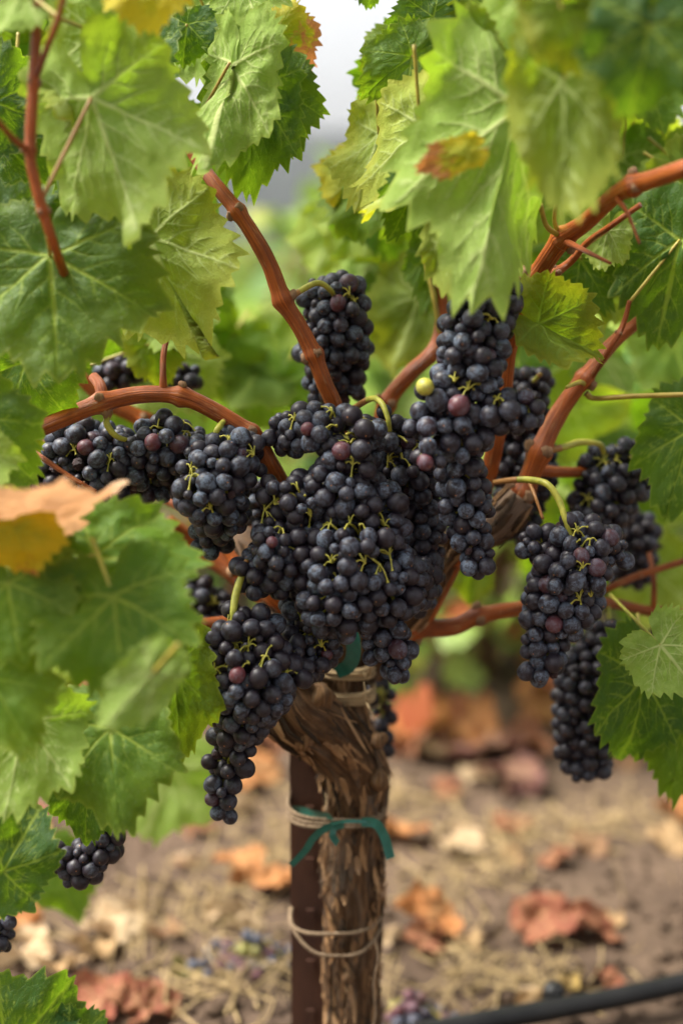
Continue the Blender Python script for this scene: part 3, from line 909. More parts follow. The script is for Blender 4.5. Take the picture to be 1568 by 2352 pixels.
# --- right, top
L(1192, 250, -0.168, 495, 104, 'U', 0, 0, 2, .14, 0, .0, wide=.68, fold=.12, foldneg=.95, curl=.25, side=.2, lobed=.95, pet=(1235, 480, -.1), ptint=.2)
L(1070, 480, -0.139, 240, 100, 'U', 0, 0, 1, .35, 0, .8, wide=.5, lobed=.5)
L(1295, 180, -0.262, 345, 89, 'U', 0, -10, 1, .35, 0, 1.0, wide=.52, lobed=.3)
L(1490, 60, -0.305, 215, 100, 'T', 0, 0, 1, .0, 0, 1.0, wide=.95)
L(1290, 20, -0.283, 160, 70, 'T', 0, 0, 1, .4, 0, .6, wide=.9)
L(1230, -50, -0.269, 110, 80, 'U', 0, 0, 1, .1, 0, .3, wide=1.1)
L(1450, -90, -0.29, 170, 90, 'T', 0, 0, 1, .2, 0, .7, wide=1.3)
L(1062, 352, -.205, 118, 162, 'T', 0, 0, 1, .95, .55, .1, wide=.5)
L(965, 290, -0.089, 275, 108, 'U', 0, 45, 2, .5, 0, .1, wide=.75)
L(950, 430, -0.103, 140, 110, 'T', 0, -20, 1, .05, 0, .9, wide=.7)
L(870, 310, 0.03, 190, 103, 'U', 0, 30, 1, .5, 0, .0, wide=.75)
L(815, 400, 0.15, 105, 132, 'U', 0, 0, 1, .75, 0, .0)
L(815, 505, 0.25, 110, 120, 'U', 0, 0, 0, .3, 0, .0)
L(945, 130, -0.02, 150, 144, 'T', 0, 0, 2, .15, 0, .4, wide=.8)
L(995, 40, 0.0, 120, 170, 'T', 0, 0, 2, .05, 0, .75, wide=.8)
L(1040, 20, 0.03, 150, 110, 'T', 0, 0, 1, .05, 0, .85)
L(1130, 20, 0.0, 140, 100, 'T', 0, 0, 1, .25, 0, .7)
L(840, -50, 0.04, 70, 80, 'T', 0, 0, 1, .05, 0, .9)
L(1085, 100, -0.139, 160, 66, 'T', 0, 50, 1, .25, 0, .6, wide=.7)
L(1175, 100, -0.089, 75, 70, 'T', 0, 0, 1, 1.0, 0, 0.)
L(1235, 745, -0.08, 176, 26, 'T', -5, 8, 2, .38, .02, .0, wide=.95, fold=.1, foldneg=1.15, curl=.3, side=.25, lobed=.6, pet=(1232, 650, -.03), ptint=.1)
L(1335, 595, 0.05, 140, 60, 'T', 0, 0, 2, .05, 0, .75, wide=.8)
L(1560, 550, 0.0, 270, 105, 'T', 0, 20, 2, .05, 0, .7, wide=.65)
L(1450, 545, 0.03, 140, 95, 'T', 0, 0, 1, .1, 0, .6, wide=.8)
L(1395, 530, -0.0, 105, 105, 'U', 0, 0, 1, .3, 0, .1, wide=.8)
L(1590, 985, -0.0, 215, 108, 'T', 0, 20, 1, .05, 0, .75, wide=.75)
# --- right, low
L(1475, 1555, -0.03, 255, 96, 'T', 0, -5, 2, .02, .02, 1.0, wide=.58, lobed=.8)
L(1515, 1482, -0.09, 140, 52, 'U', 0, 0, 2, .1, 0, .0, wide=.95, lobed=.5, pet=(1400, 1365, .02), ptint=.05)
L(1570, 1620, 0.0, 240, 98, 'T', 0, 10, 1, .12, .04, .5, wide=.55)
L(1085, 1290, 0.25, 110, 92, 'T', 0, 0, 0, .3, 0, .6, wide=.6)
L(930, 600, 0.3, 260, 96, 'U', 0, 0, 0, .5, 0, .1, wide=.7)
L(1000, 570, 0.1, 150, 100, 'T', 0, 0, 1, .1, 0, .6, wide=.6)
L(760, 530, 0.4, 110, 110, 'U', 0, 0, 0, .3, 0, .0)
# inner leaves, further back on the same vine
frs = np.random.default_rng(21)
def fill(n, x0, x1, y0, y1, Y0, Y1, l0=110, l1=190, yel=.2, drk=.4):
    for k in range(n):
        L(frs.uniform(x0, x1), frs.uniform(y0, y1), frs.uniform(Y0, Y1), frs.uniform(l0, l1), frs.uniform(40, 140),
          'T' if frs.random() < .5 else 'U', frs.uniform(-35, 35), frs.uniform(-40, 40), 0 if Y0 > .12 else 1,
          frs.uniform(0, yel * 2), 0, frs.uniform(0, drk * 2), curl=frs.uniform(.1, .7), wide=frs.uniform(.85, 1.15))
fill(16, -20, 420, -20, 420, .06, .2)
fill(10, -20, 480, 380, 820, .08, .35)
fill(6, -20, 300, 750, 1150, .12, .4)
fill(9, 980, 1180, -20, 300, .05, .2)
fill(14, 1180, 1580, 100, 620, .06, .3)
fill(14, 1180, 1600, 520, 1000, .15, .6)
fill(7, 1300, 1600, 1000, 1350, .3, .7)
fill(6, 880, 1150, 350, 700, .15, .45)
fill(6, 0, 220, 1250, 1800, -.2, .1)
fill(6, 470, 660, 600, 900, .3, .7, yel=.13, drk=.1)
fill(6, 1400, 1590, 220, 420, .05, .3, yel=.18)
fill(9, 1180, 1580, 850, 1250, .35, .8, yel=.13, drk=.2)
fill(7, 840, 990, 330, 700, .12, .5, yel=.15, drk=.25)
fill(5, 870, 1010, 60, 320, .04, .15, yel=.13, drk=.3)

# ------------------------------------------------------------------ grapes
def berry_meshes():
    out = []
    for v in range(5):
        rs = np.random.default_rng(100 + v)
        nu, nv = 20, 14
        V, F = [], []
        for i in range(nv + 1):
            t = math.pi * i / nv
            for j in range(nu):
                p = 2 * math.pi * j / nu
                d = np.array([math.sin(t) * math.cos(p), math.sin(t) * math.sin(p), math.cos(t)])
                q = 1 + .05 * float(fbm(d[0] * .9 + v * 7, d[1] * .9, d[2] * .9, 2))
                z = d[2] * (1.0 + .05 * v * .5)
                if d[2] < -.95: z += .035 * (abs(d[2]) - .95) / .05
                V.append((d[0] * q, d[1] * q, z * q))
        for i in range(nv):
            for j in range(nu):
                k = (j + 1) % nu
                F.append((i * nu + j, (i + 1) * nu + j, (i + 1) * nu + k, i * nu + k))
        out.append(make_mesh('berry', V, F, M_BERRY))
    return out
BERRY = berry_meshes()
def shriv_mesh():
    nu, nv = 22, 16
    V, F = [], []
    for i in range(nv + 1):
        t = math.pi * i / nv
        for j in range(nu):
            p = 2 * math.pi * j / nu
            d = np.array([math.sin(t) * math.cos(p), math.sin(t) * math.sin(p), math.cos(t)])
            q = .72 - .55 * abs(float(fbm(d[0] * 2.2 + 3, d[1] * 2.2, d[2] * 2.2, 3)))
            V.append(d * q * np.array([1, .7, 1]))
    for i in range(nv):
        for j in range(nu):
            k = (j + 1) % nu
            F.append((i * nu + j, (i + 1) * nu + j, (i + 1) * nu + k, i * nu + k))
    return make_mesh('shrivelled_berry', V, F, M_SHRIV)
SHRIV = shriv_mesh()
BR = 0.0083

def chain_dist(p, segs):
    """signed distance (neg. inside) to union of round cones, plus nearest axis point"""
    best = np.full(len(p), 9.0); near = np.zeros_like(p)
    for a, b, ra, rb in segs:
        ab = b - a
        t = np.clip(((p - a) @ ab) / (ab @ ab + 1e-12), 0, 1)
        c = a + t[:, None] * ab
        d = np.linalg.norm(p - c, axis=1) - (ra + (rb - ra) * t)
        m = d < best
        best = np.where(m, d, best); near[m] = c[m]
    return best, near

def cluster(label, chains, ped=(), seed=1, bloom=1.0, red=.04, special=(), sprays=3, br=1.0, shriv=.02, cap=270, cat='grape cluster', group='ripe grape clusters on the vine', ground=False):
    rs = np.random.default_rng(seed)
    segs, allP = [], []
    for ch in chains:
        W = [(at(*c[:3]), c[3] * mpp(c[2], c[1]) * 1.07) for c in ch]
        if len(W) == 1: W = W * 2
        for (a, ra), (b, rb) in zip(W[:-1], W[1:]):
            segs.append((a, b + 1e-6, ra, rb))
        allP += W
    lo = np.min([p - r for p, r in allP], axis=0); hi = np.max([p + r for p, r in allP], axis=0)
    R0 = BR * br
    cand = rs.uniform(lo, hi, (26000, 3))
    d, nr = chain_dist(cand, segs)
    d = d + .030 * fbm(cand[:, 0] * 26 + seed, cand[:, 1] * 26, cand[:, 2] * 26, 2) * min(1, .7)
    ok = (d < -R0 * .45)
    cand, d = cand[ok], d[ok]
    # outer shell first so the surface closes, then the inside
    order = np.argsort((d < -R0 * 2.2).astype(int) * 10 + rs.random(len(d)))
    cand = cand[order]
    rad = R0 * np.where(rs.random(len(cand)) < .07, rs.uniform(.5, .75, len(cand)), rs.uniform(.80, 1.12, len(cand)))
    acc, accr = np.zeros((0, 3)), np.zeros(0)
    for p, r in zip(cand, rad):
        if len(acc) >= cap: break
        if len(acc) and np.any(np.linalg.norm(acc - p, axis=1) < .80 * (accr + r)): continue
        acc = np.vstack([acc, p]); accr = np.append(accr, r)
    # relax: pull in, push apart
    for it in range(26):
        d, nr = chain_dist(acc, segs)
        mv = np.where((d > -accr)[:, None], (nr - acc) * .05, 0)
        diff = acc[:, None] - acc[None]; dist = np.linalg.norm(diff, axis=2) + 1e-9
        ov = np.clip(.94 * (accr[:, None] + accr[None]) - dist, 0, None); np.fill_diagonal(ov, 0)
        acc = acc + mv * .5 + (diff / dist[..., None] * ov[..., None]).sum(1) * .42
    # open sprays of bare stem on the near side
    spr = []
    sprays = int(round(sprays * 1.1))
    if sprays:
        f = acc - acc.mean(0)
        score = f @ np.array([0, -1.0, .55]) + rs.uniform(0, .03, len(acc))
        for k in np.argsort(-score)[::max(1, len(acc) // (sprays * 6))][:sprays]:
            spr.append(acc[k].copy())
    keep = np.ones(len(acc), bool)
    for s in spr:
        keep &= np.linalg.norm(acc - s, axis=1) > R0 * .9
    acc, accr = acc[keep], accr[keep]
    top = at(*ped[-1][:3]) if len(ped) else allP[0][0]
    root = empty('grape_cluster', top, label, cat, group)
    # stem
    mb = MB()
    if len(ped):
        P, r = px_path(ped, 8)
        tt = np.linspace(0, 1, len(P))
        V, F, UV = tube(P, r, 10); mb.add(V, F, UV, 0.0)
        k = max(2, len(P) // 4)
        V, F, UV = tube(P[:k], r[:k] * 1.06, 10); mb.add(V, F, UV, .85)
    for a, b, ra, rb in segs:
        if np.linalg.norm(b - a) > 1e-4:
            V, F, UV = tube(catmull([a, b], 3), [.0019] * 4, 6); mb.add(V, F, UV, .05)
    d, nr = chain_dist(acc, segs)
    for s in spr:
        ds, ns = chain_dist(s[None], segs)
        q = ns[0] + (s - ns[0]) * .95
        V, F, UV = tube(catmull([ns[0] + np.array([0, 0, .004]), (ns[0] + q) / 2 + np.array([0, 0, .004]), q], 4), [.0011] * 9, 6); mb.add(V, F, UV, .15)
        for k in np.argsort(np.linalg.norm(acc - s, axis=1))[:6]:
            dr = norm(q - acc[k]); nr[k] = q
    for k in range(len(acc)):
        dirv = norm(nr[k] + np.array([0, 0, .006]) - acc[k])
        a = acc[k] + dirv * accr[k] * .98; b = nr[k]
        mid_ = (a + b) / 2 + np.array([0, 0, .002])
        Q = catmull([a, mid_, b], 3)
        V, F, UV = tube(Q, np.concatenate([[.0014], np.full(len(Q) - 1, .0007)]), 5, False); mb.add(V, F, UV, .08)
    st = obj('stem', mb.mesh('stem', M_STEM, top), root)
    # berries
    rp = np.array([[np.array(at(*s[:3]))] for s in special]).reshape(-1, 3) if len(special) else None
    spec_ix = {}
    if rp is not None:
        for s, q in zip(special, rp):
            dd = np.linalg.norm(acc - q, axis=1) + 0.8 * (acc[:, 1] - acc[:, 1].min())
            spec_ix[int(np.argmin(dd))] = s[3]
    for k in range(len(acc)):
        out = norm(acc[k] - nr[k]) + np.array([0, 0, -.35]) + rs.normal(0, .25, 3)
        q = Vector((-out).tolist()).to_track_quat('Z', 'Y')
        sp = spec_ix.get(k)
        if sp is None and rs.random() < shriv:
            o = obj('shrivelled_berry', SHRIV, root)
        else:
            o = obj('berry', BERRY[int(rs.integers(5))], root)
        o.rotation_mode = 'QUATERNION'; o.rotation_quaternion = q @ Quaternion((0, 0, 1), rs.uniform(0, 6.28))
        o.location = acc[k] - top
        s = accr[k]; o.scale = (s * rs.uniform(.95, 1.03), s * rs.uniform(.95, 1.03), s * rs.uniform(.97, 1.06))
        c = [0, 0, bloom * rs.choice([rs.uniform(.05, .4), rs.uniform(.4, 1.15)])]
        if rs.random() < red: c = [rs.uniform(.08, .35), 0, .7 * bloom]
        if sp == 'red': c = [rs.uniform(.45, .85), 0, .7]
        if sp == 'green': c = [.0, 1.0, .25]
        if sp == 'turning': c = [.15, .7, .25]
        o.color = (*c, 1)
    return root

cluster('topmost grape cluster of the central mass, bare yellow stems and a few reddish berries',
        [[(660, 1000, -.07, 48), (740, 985, -.09, 66), (820, 1015, -.10, 80), (790, 1115, -.10, 92), (730, 1110, -.09, 60)]],
        [(800, 945, -.03, 6), (760, 960, -.08, 5), (740, 985, -.09, 4)], 11, 1.0, .06, [(660, 990, -.12, 'red'), (790, 1020, -.17, 'red'), (735, 1045, -.15, 'red')], 7)
cluster('grape cluster between central mass and tall right cluster, on a forked yellow stem',
        [[(890, 980, -.06, 58), (930, 1060, -.05, 76), (950, 1150, -.04, 66), (970, 1240, -.04, 56), (970, 1330, -.03, 50), (965, 1390, -.02, 36)]],
        [(802, 945, .0, 7), (850, 916, -.05, 7), (875, 925, -.07, 7), (890, 960, -.08, 6), (895, 990, -.08, 5)], 12, .8, .04, (), 6)
cluster('grape cluster on the left side of the central mass above the rusty stake',
        [[(650, 1150, -.1, 62), (700, 1160, -.11, 60)], [(660, 1200, -.1, 60), (650, 1260, -.11, 82), (590, 1310, -.1, 62)], [(640, 1300, -.1, 60)]], (), 13, .9, .03, [(575, 1270, -.17, 'red')], 6)
cluster('largest grape cluster at the centre of the vine, bare stem on its face',
        [[(750, 1190, -.08, 66), (860, 1185, -.10, 88), (810, 1270, -.12, 108), (790, 1360, -.12, 112), (870, 1340, -.11, 104), (945, 1340, -.06, 68)], [(870, 1420, -.1, 66), (890, 1480, -.1, 50), (905, 1515, -.1, 42)]],
        (), 14, 1.0, .02, (), 10, cap=290)
cluster('small grape cluster below the central mass just left of the green tape',
        [[(700, 1390, -.08, 58), (715, 1450, -.09, 68), (730, 1510, -.09, 42)]], (), 15, .8, .02, [(775, 1500, -.1, 'red')], 3)
cluster('tall grape cluster right of centre with two winged shoulders and single green berries',
        [[(1130, 700, -.10, 66), (1090, 760, -.11, 88), (1075, 830, -.12, 84), (1068, 910, -.12, 76), (1055, 985, -.12, 84), (1055, 1060, -.11, 64), (1062, 1140, -.1, 66), (1072, 1210, -.1, 52), (1095, 1275, -.1, 40)],
         [(1060, 960, -.12, 50), (1150, 945, -.13, 56), (1212, 945, -.13, 34)], [(1010, 960, -.12, 52), (970, 975, -.13, 44)], [(1000, 900, -.13, 34), (960, 895, -.14, 24)], [(1000, 1040, -.14, 44), (962, 1055, -.15, 30)]],
        [(1190, 640, -.04, 6), (1160, 650, -.08, 6), (1130, 690, -.1, 5)], 16, 1.25, .05,
        [(970, 998, -.2, 'turning'), (958, 915, -.2, 'green'), (945, 1056, -.2, 'red'), (985, 1062, -.2, 'red'), (1018, 1040, -.2, 'red'), (1083, 890, -.2, 'red')], 5, cap=295)
cluster('long tapering grape cluster hanging left of the stake below a yellow stem',
        [[(570, 1450, -.12, 64), (555, 1520, -.13, 110), (580, 1570, -.13, 100), (560, 1635, -.12, 74), (548, 1690, -.11, 50), (522, 1760, -.1, 46), (510, 1830, -.1, 44), (515, 1868, -.1, 44)], [(600, 1530, -.13, 70), (668, 1535, -.12, 44)]],
        [(567, 1285, -.11, 5), (560, 1310, -.11, 7), (543, 1360, -.12, 9), (536, 1410, -.13, 8), (540, 1450, -.13, 7)], 17, .75, .02, [(540, 1555, -.25, 'red')], 6, cap=290)
cluster('upright-looking grape cluster behind the orange cane at the top of the picture centre',
        [[(728, 700, .04, 58), (790, 705, .03, 80), (765, 790, .04, 92), (765, 880, .05, 68)], [(810, 700, .03, 40), (850, 690, .03, 26)]],
        [(660, 690, -.03, 6), (690, 668, -.02, 7), (730, 650, -.01, 7), (760, 668, .0, 6), (770, 690, .02, 5)], 18, 1.1, .05, [(722, 710, -.1, 'red')], 3)
cluster('grape cluster at the far left under the arching cane',
        [[(105, 1090, -.03, 46), (180, 1035, -.04, 80), (245, 1065, -.04, 92)], [(190, 1110, -.02, 60), (270, 1120, -.02, 50)]],
        [(255, 945, -.06, 6), (245, 970, -.07, 8), (265, 1000, -.07, 7), (295, 1012, -.06, 5)], 19, .95, .04, [(120, 1020, -.1, 'red')], 3)
cluster('grape cluster with withered dark berries on top under the middle of the arching cane',
        [[(320, 1060, -.04, 76), (390, 1010, -.05, 74), (430, 1050, -.04, 70)], [(320, 1110, -.03, 50), (390, 1100, -.03, 58)]],
        (), 20, 1.0, .05, [(315, 1005, -.1, 'red')], 4, shriv=.06)
cluster('rounded grape cluster with bluish bloom under the right end of the arching cane',
        [[(480, 1050, -.07, 56), (545, 1045, -.09, 62), (480, 1120, -.1, 88), (510, 1170, -.08, 66), (485, 1235, -.05, 36)]],
        [(520, 960, -.06, 6), (500, 985, -.08, 7), (490, 1010, -.08, 5)], 22, 1.3, .03, (), 5)
cluster('blurred grape cluster under the big dark leaf above the arching cane',
        [[(270, 860, .12, 38), (340, 845, .12, 48), (430, 870, .12, 36)]], (), 23, .7, .04, (), 0, shriv=.08)
cluster('right-hand grape cluster hanging from a looping yellow stem, pinkish berries on its shoulder',
        [[(1245, 1255, -.05, 46), (1330, 1260, -.06, 82), (1405, 1265, -.05, 36)], [(1310, 1320, -.07, 90), (1285, 1390, -.06, 86), (1255, 1465, -.06, 60), (1245, 1530, -.06, 46)], [(1350, 1380, -.05, 50)]],
        [(1135, 1108, .0, 6), (1175, 1103, -.02, 7), (1212, 1102, -.03, 8), (1255, 1112, -.05, 8), (1282, 1148, -.06, 8), (1298, 1195, -.07, 7), (1310, 1230, -.07, 6)], 24, 1.05, .05,
        [(1392, 1238, -.12, 'red'), (1425, 1270, -.12, 'red'), (1218, 1470, -.1, 'red')], 5, cap=285)
cluster('slightly blurred grape cluster at the right with a knot of yellow stems in its top',
        [[(1365, 1080, .08, 56), (1435, 1065, .08, 66), (1390, 1150, .08, 84), (1370, 1210, .09, 60)], [(1450, 1110, .08, 50)]],
        [(1255, 1035, .01, 8), (1290, 1028, .02, 8), (1330, 1016, .04, 8), (1375, 1020, .05, 7), (1385, 1040, .06, 6)], 25, .8, .03, (), 5)
cluster('dark blurred grape cluster tucked behind the right-hand clusters above the thin cane',
        [[(1450, 1230, .2, 66), (1455, 1300, .2, 52)]], (), 26, .55, .0, (), 0)
cluster('dark blurred grape cluster hanging lowest on the right beside the spotted leaf',
        [[(1400, 1480, .07, 62), (1360, 1560, .07, 88), (1350, 1650, .07, 82), (1340, 1740, .07, 66), (1365, 1780, .07, 34)]], [(1395, 1390, .08, 6), (1400, 1440, .07, 5)], 27, .5, .0, (), 0, cap=285)
cluster('blurred grape cluster in shade between the tall right cluster and the right cane',
        [[(1215, 890, .1, 46), (1195, 980, .1, 74), (1200, 1080, .1, 76), (1190, 1180, .1, 56), (1200, 1222, .1, 30)]], [(1240, 860, .06, 5), (1220, 880, .09, 5)], 28, .6, .03, (), 0)
cluster('dark blurred grape cluster behind the leaf at left of the hanging cluster',
        [[(450, 1375, .1, 48), (485, 1430, .1, 60), (455, 1530, .1, 46)]], (), 29, .5, .0, (), 1)
cluster('small blurred grape cluster dangling behind the right side of the trunk',
        [[(870, 1570, .14, 44), (878, 1640, .14, 26), (868, 1715, .14, 38)]], [(865, 1500, .1, 5), (868, 1550, .13, 4)], 30, .7, .0, (), 1)
cluster('small dark grape cluster peeping out under the lowest left leaves',
        [[(262, 1895, -.1, 26), (225, 1950, -.1, 46), (175, 1985, -.1, 52), (150, 1990, -.1, 40)]], (), 31, .45, .0, (), 0)
cluster('sliver of a dark grape cluster cut off by the left edge of the picture',
        [[(-4, 2020, -.1, 30), (6, 2090, -.1, 30), (-4, 2160, -.1, 26)]], (), 32, .45, .0, (), 0)
cluster('few blurred grapes in the gap left of the central mass',
        [[(570, 1130, .04, 42), (590, 1170, .04, 40)]], (), 33, .8, .0, (), 0)
def fallen_bunch(label, px, py, w, n, seed):
    rs = np.random.default_rng(seed)
    c = on_ground(px, py, 0.0); c[2] = gz(c[0], c[1])
    root = empty('fallen_grape_bunch', c, label, 'grapes', 'grape bunches lying on the soil')
    acc = []
    for k in range(4000):
        if len(acc) >= n: break
        p = np.array([rs.normal(0, w * .42), rs.normal(0, w * .3), 0])
        p[2] = .006 + max(0, .03 * (1 - (p[0] / w) ** 2 * 3 - (p[1] / w) ** 2 * 3)) * rs.random()
        if all(np.linalg.norm(p - q) > .0125 for q in acc): acc.append(p)
    for p in acc:
        o = obj('berry', BERRY[int(rs.integers(5))], root)
        o.location = p; s = rs.uniform(.0062, .0082); o.scale = (s, s, s * .95)
        o.rotation_euler = rs.uniform(0, 6, 3)
        u = rs.random()
        o.color = (.0, .6, .4, 1) if u < .12 else ((.8, 0, .8, 1) if u < .45 else (0.1, 0, 1.2, 1))
    mb = MB()
    V, F, UV = tube(catmull([(-w * .6, 0, .012), (0, .01, .03), (w * .7, -.01, .01)], 6), .0016, 6); mb.add(V, F, UV, .3)
    obj('stem', mb.mesh('stem', M_STEM), root)
fallen_bunch('bunch of shed grapes lying on the soil left of the stake', 585, 2225, .05, 46, 5)
fallen_bunch('bunch of shed grapes on the soil right of the trunk by the hose', 945, 2325, .05, 36, 6)

# ------------------------------------------------------------------ stake, ties, hose
sx = at(706, 2000, .055)
w = 39 * mpp(.055, 2000)
st = empty('metal_stake', (sx[0], .055, 0), 'dark rusty steel stake standing upright against the left of the trunk', 'stake')
def plate(name, cx, cy, hx, hy, z0, z1):
    mb = MB(); b = .0012
    V, F = box((cx, cy, (z0 + z1) / 2), (hx, 0, 0), (0, hy, 0), (0, 0, (z1 - z0) / 2))
    mb.add(V, F)
    return obj(name, mb.mesh(name, M_RUST, smooth=False), st)
plate('front_flange', 0, 0, w, .002, -.15, .56)
plate('web', w * .15, .0175, .002, .0154, -.15, .559)
for zz in np.arange(.09, .5, .055):
    plate('lug', w * .15, -.0042, .004, .0021, zz, zz + .012)

def loop_around(cxs, czs, hw, hd, sag=0, tiltz=0, n=40, yc=.04):
    a = np.linspace(0, 2 * math.pi, n)
    x = cxs + hw * np.sign(np.cos(a)) * np.abs(np.cos(a)) ** .6
    y = yc + hd * np.sign(np.sin(a)) * np.abs(np.sin(a)) ** .7
    z = czs + tiltz * np.cos(a) + sag * np.maximum(-np.sin(a), 0) * (1 - np.cos(a) ** 2)
    return np.stack([x, y, z], -1)
def twine(mb, P, r, seg=8):
    for k in range(3):                       # three twisted strands
        T = norm(np.gradient(P, axis=0))
        n1 = norm(np.cross(T, np.array([.1, .2, .97]))); n2 = np.cross(T, n1)
        Lc = np.concatenate([[0], np.cumsum(np.linalg.norm(np.diff(P, axis=0), axis=1))])
        ph = Lc / (r * 7) * 2 * math.pi + k * 2.09
        Q = P + (np.cos(ph)[:, None] * n1 + np.sin(ph)[:, None] * n2) * r * .5
        V, F, UV = tube(Q, r * .62, 6); mb.add(V, F, UV)
def smooth_path(P, n): return catmull(P, n)
def zpx(py, Y): return at(784, py, Y)[2]
xl, xr = at(662, 2000, .03)[0], at(882, 2000, .03)[0]
cx0, hw0 = (xl + xr) / 2, (xr - xl) / 2 - .001
# lower twine
tw = empty('twine_tie', (cx0, .04, zpx(2140, .03)), 'two slack loops of jute twine low around stake and trunk', 'twine')
def add_tie(root, loops, r, mat=M_TWINE):
    for P in loops:
        mb = MB(); twine(mb, P, r)
        obj('twine_loop', mb.mesh('twine_loop', mat, root.location), root)
add_tie(tw, [smooth_path(loop_around(cx0, zpx(2136, .0), hw0, .040, -.004, .004), 3), smooth_path(loop_around(cx0, zpx(2148, .0), hw0 - .001, .043, -.02, -.002), 3)], .0020)
mb = MB(); twine(mb, smooth_path([at(862, 2160, -.005), at(868, 2200, -.01), at(858, 2260, -.008), at(862, 2330, -.008), at(850, 2370, -.008)], 12), .0011)
obj('loose_end', mb.mesh('loose_end', M_TWINE, tw.location), tw)
# middle twine, thicker
t2 = empty('twine_tie', (cx0, .04, zpx(1885, .03)), 'thick band of frayed jute twine around stake and trunk beside the green ribbon', 'twine')
add_tie(t2, [smooth_path(loop_around(cx0, zpx(1884 + q, .0), hw0 + .001, .041 + .002 * i, -.002, .0015 * (i - 1)), 3) for i, q in enumerate((-6, 1, 7))], .0021)
# raffia ties at the head
xl2, xr2 = at(736, 1600, .03)[0], at(850, 1600, .03)[0]
for lab, y0, n_ in (('upper straw-coloured raffia tie around the head of the trunk', 1555, 6), ('pale straw-coloured raffia knot just below the upper tie on the trunk head', 1612, 9)):
    rf = empty('raffia_tie', ((xl2 + xr2) / 2, .04, zpx(y0, .03)), lab, 'tie')
    for k in range(n_):
        P = smooth_path(loop_around((xl2 + xr2) / 2, zpx(y0 - 10 + 24 * k / n_, .0), (xr2 - xl2) / 2 + .003 + .0008 * (k % 3), .033 + .001 * (k % 3), -.001, .002 * math.sin(k * 2.1), 24, .045), 2)
        mb = MB(); V, F, UV = tube(P, .0016, 5); mb.add(V, F, UV)
        obj('strand', mb.mesh('strand', M_RAFFIA, rf.location), rf)
    for k in range(5):
        a = at(842, y0, .005); q = at(842 + random.uniform(-10, 40), y0 + random.uniform(-55, 40), .0)
        mb = MB(); V, F, UV = tube(smooth_path([a, (a + q) / 2 + np.array([0, -.006, 0]), q], 4), np.linspace(.0012, .0004, 9), 4); mb.add(V, F, UV)
        obj('loose_strand', mb.mesh('loose_strand', M_RAFFIA, rf.location), rf)
# green plastic tape
def ribbon(P, wd, up, twist=0.0, ny=3):
    P = np.asarray(P, float); N = len(P)
    T = norm(np.gradient(P, axis=0)); s = norm(np.cross(T, np.asarray(up, float))); nn = np.cross(s, T)
    a = np.linspace(0, twist, N)[:, None]
    d = np.cos(a) * s + np.sin(a) * nn; q = np.cross(T, d)
    wv = np.broadcast_to(np.asarray(wd, float), (N,))[:, None]
    th_ = .0003
    cur = .18 * wv
    rows = [P - d * wv, P + q * cur, P + d * wv]
    V = np.vstack(rows + [x + q * th_ for x in rows]); F = []
    for j in range(2):
        for i in range(N - 1):
            F.append((j * N + i, j * N + i + 1, (j + 1) * N + i + 1, (j + 1) * N + i))
            o = 3 * N
            F.append((o + j * N + i, o + (j + 1) * N + i, o + (j + 1) * N + i + 1, o + j * N + i + 1))
    return V, F
gr = empty('green_ribbon', at(800, 1890, -.02), 'green plastic tie ribbon with loose tails on trunk and stake', 'ribbon')
def tail(pts, wd, up=(0, -1, 0), twist=0., name='tail'):
    P = catmull([at(*p) for p in pts], 8)
    V, F = ribbon(P, wd * mpp(0, 1900), up, twist); mb = MB(); mb.add(V, F)
    obj(name, mb.mesh(name, M_TAPE, gr.location), gr)
tail([(790, 1893, -.012), (750, 1902, -.018), (720, 1925, -.02), (700, 1955, -.018), (668, 1988, -.02)], 9, twist=.45)
tail([(830, 1888, -.02), (862, 1892, -.022), (882, 1920, -.02), (897, 1972, -.022)], 11, twist=.35)
tail([(790, 1895, -.02), (770, 1903, -.03), (764, 1920, -.034), (776, 1938, -.03)], 8, twist=.8)
tail([(664, 1860, .045), (690, 1861, .035), (720, 1868, .02), (760, 1876, -.014)], 10, name='band')
tail([(760, 1892, -.018), (800, 1886, -.026), (845, 1888, -.02)], 4, twist=.6, name='band')
gt = empty('green_tape', at(800, 1500, .0), 'broad loop of green plastic tape showing below the central grapes', 'tape')
P = catmull([at(770, 1545, -.005), at(800, 1530, -.015), at(812, 1495, -.018), at(805, 1455, -.015), at(780, 1430, .0)], 8)
V, F = ribbon(P, 17 * mpp(0), (0, -1, 0)); mb = MB(); mb.add(V, F)
obj('band', mb.mesh('band', M_TAPE, gt.location), gt)

# drip hose lying on the soil
hp = []
for px, py in ((700, 2412), (840, 2378), (960, 2356), (1120, 2326), (1270, 2300), (1420, 2272), (1568, 2240), (1750, 2196), (1950, 2140)):
    q = on_ground(px, py, .03); q[2] = max(gz(q[0], q[1]) + .006, .020); hp.append(q)
Ph = catmull(hp, 8)
hz = empty('drip_hose', Ph[len(Ph) // 2], 'black plastic drip irrigation hose lying across the soil at lower right', 'hose')
V, F, UV = tube(Ph, .0122, 18); mb = MB(); mb.add(V, F, UV)
obj('pipe', mb.mesh('pipe', M_HOSE, hz.location), hz)
e0 = on_ground(1272, 2282, .030)
mb = MB(); V, F, UV = tube(catmull([e0 + np.array([0, .006, -.014]), e0 + np.array([0, .004, .0]), e0 + np.array([0, .002, .010])], 3), [.014, .014, .0135, .013, .0125, .011, .007], 12)
mb.add(V, F, UV)
em = obj('emitter', mb.mesh('emitter', M_HOSE, hz.location), hz)

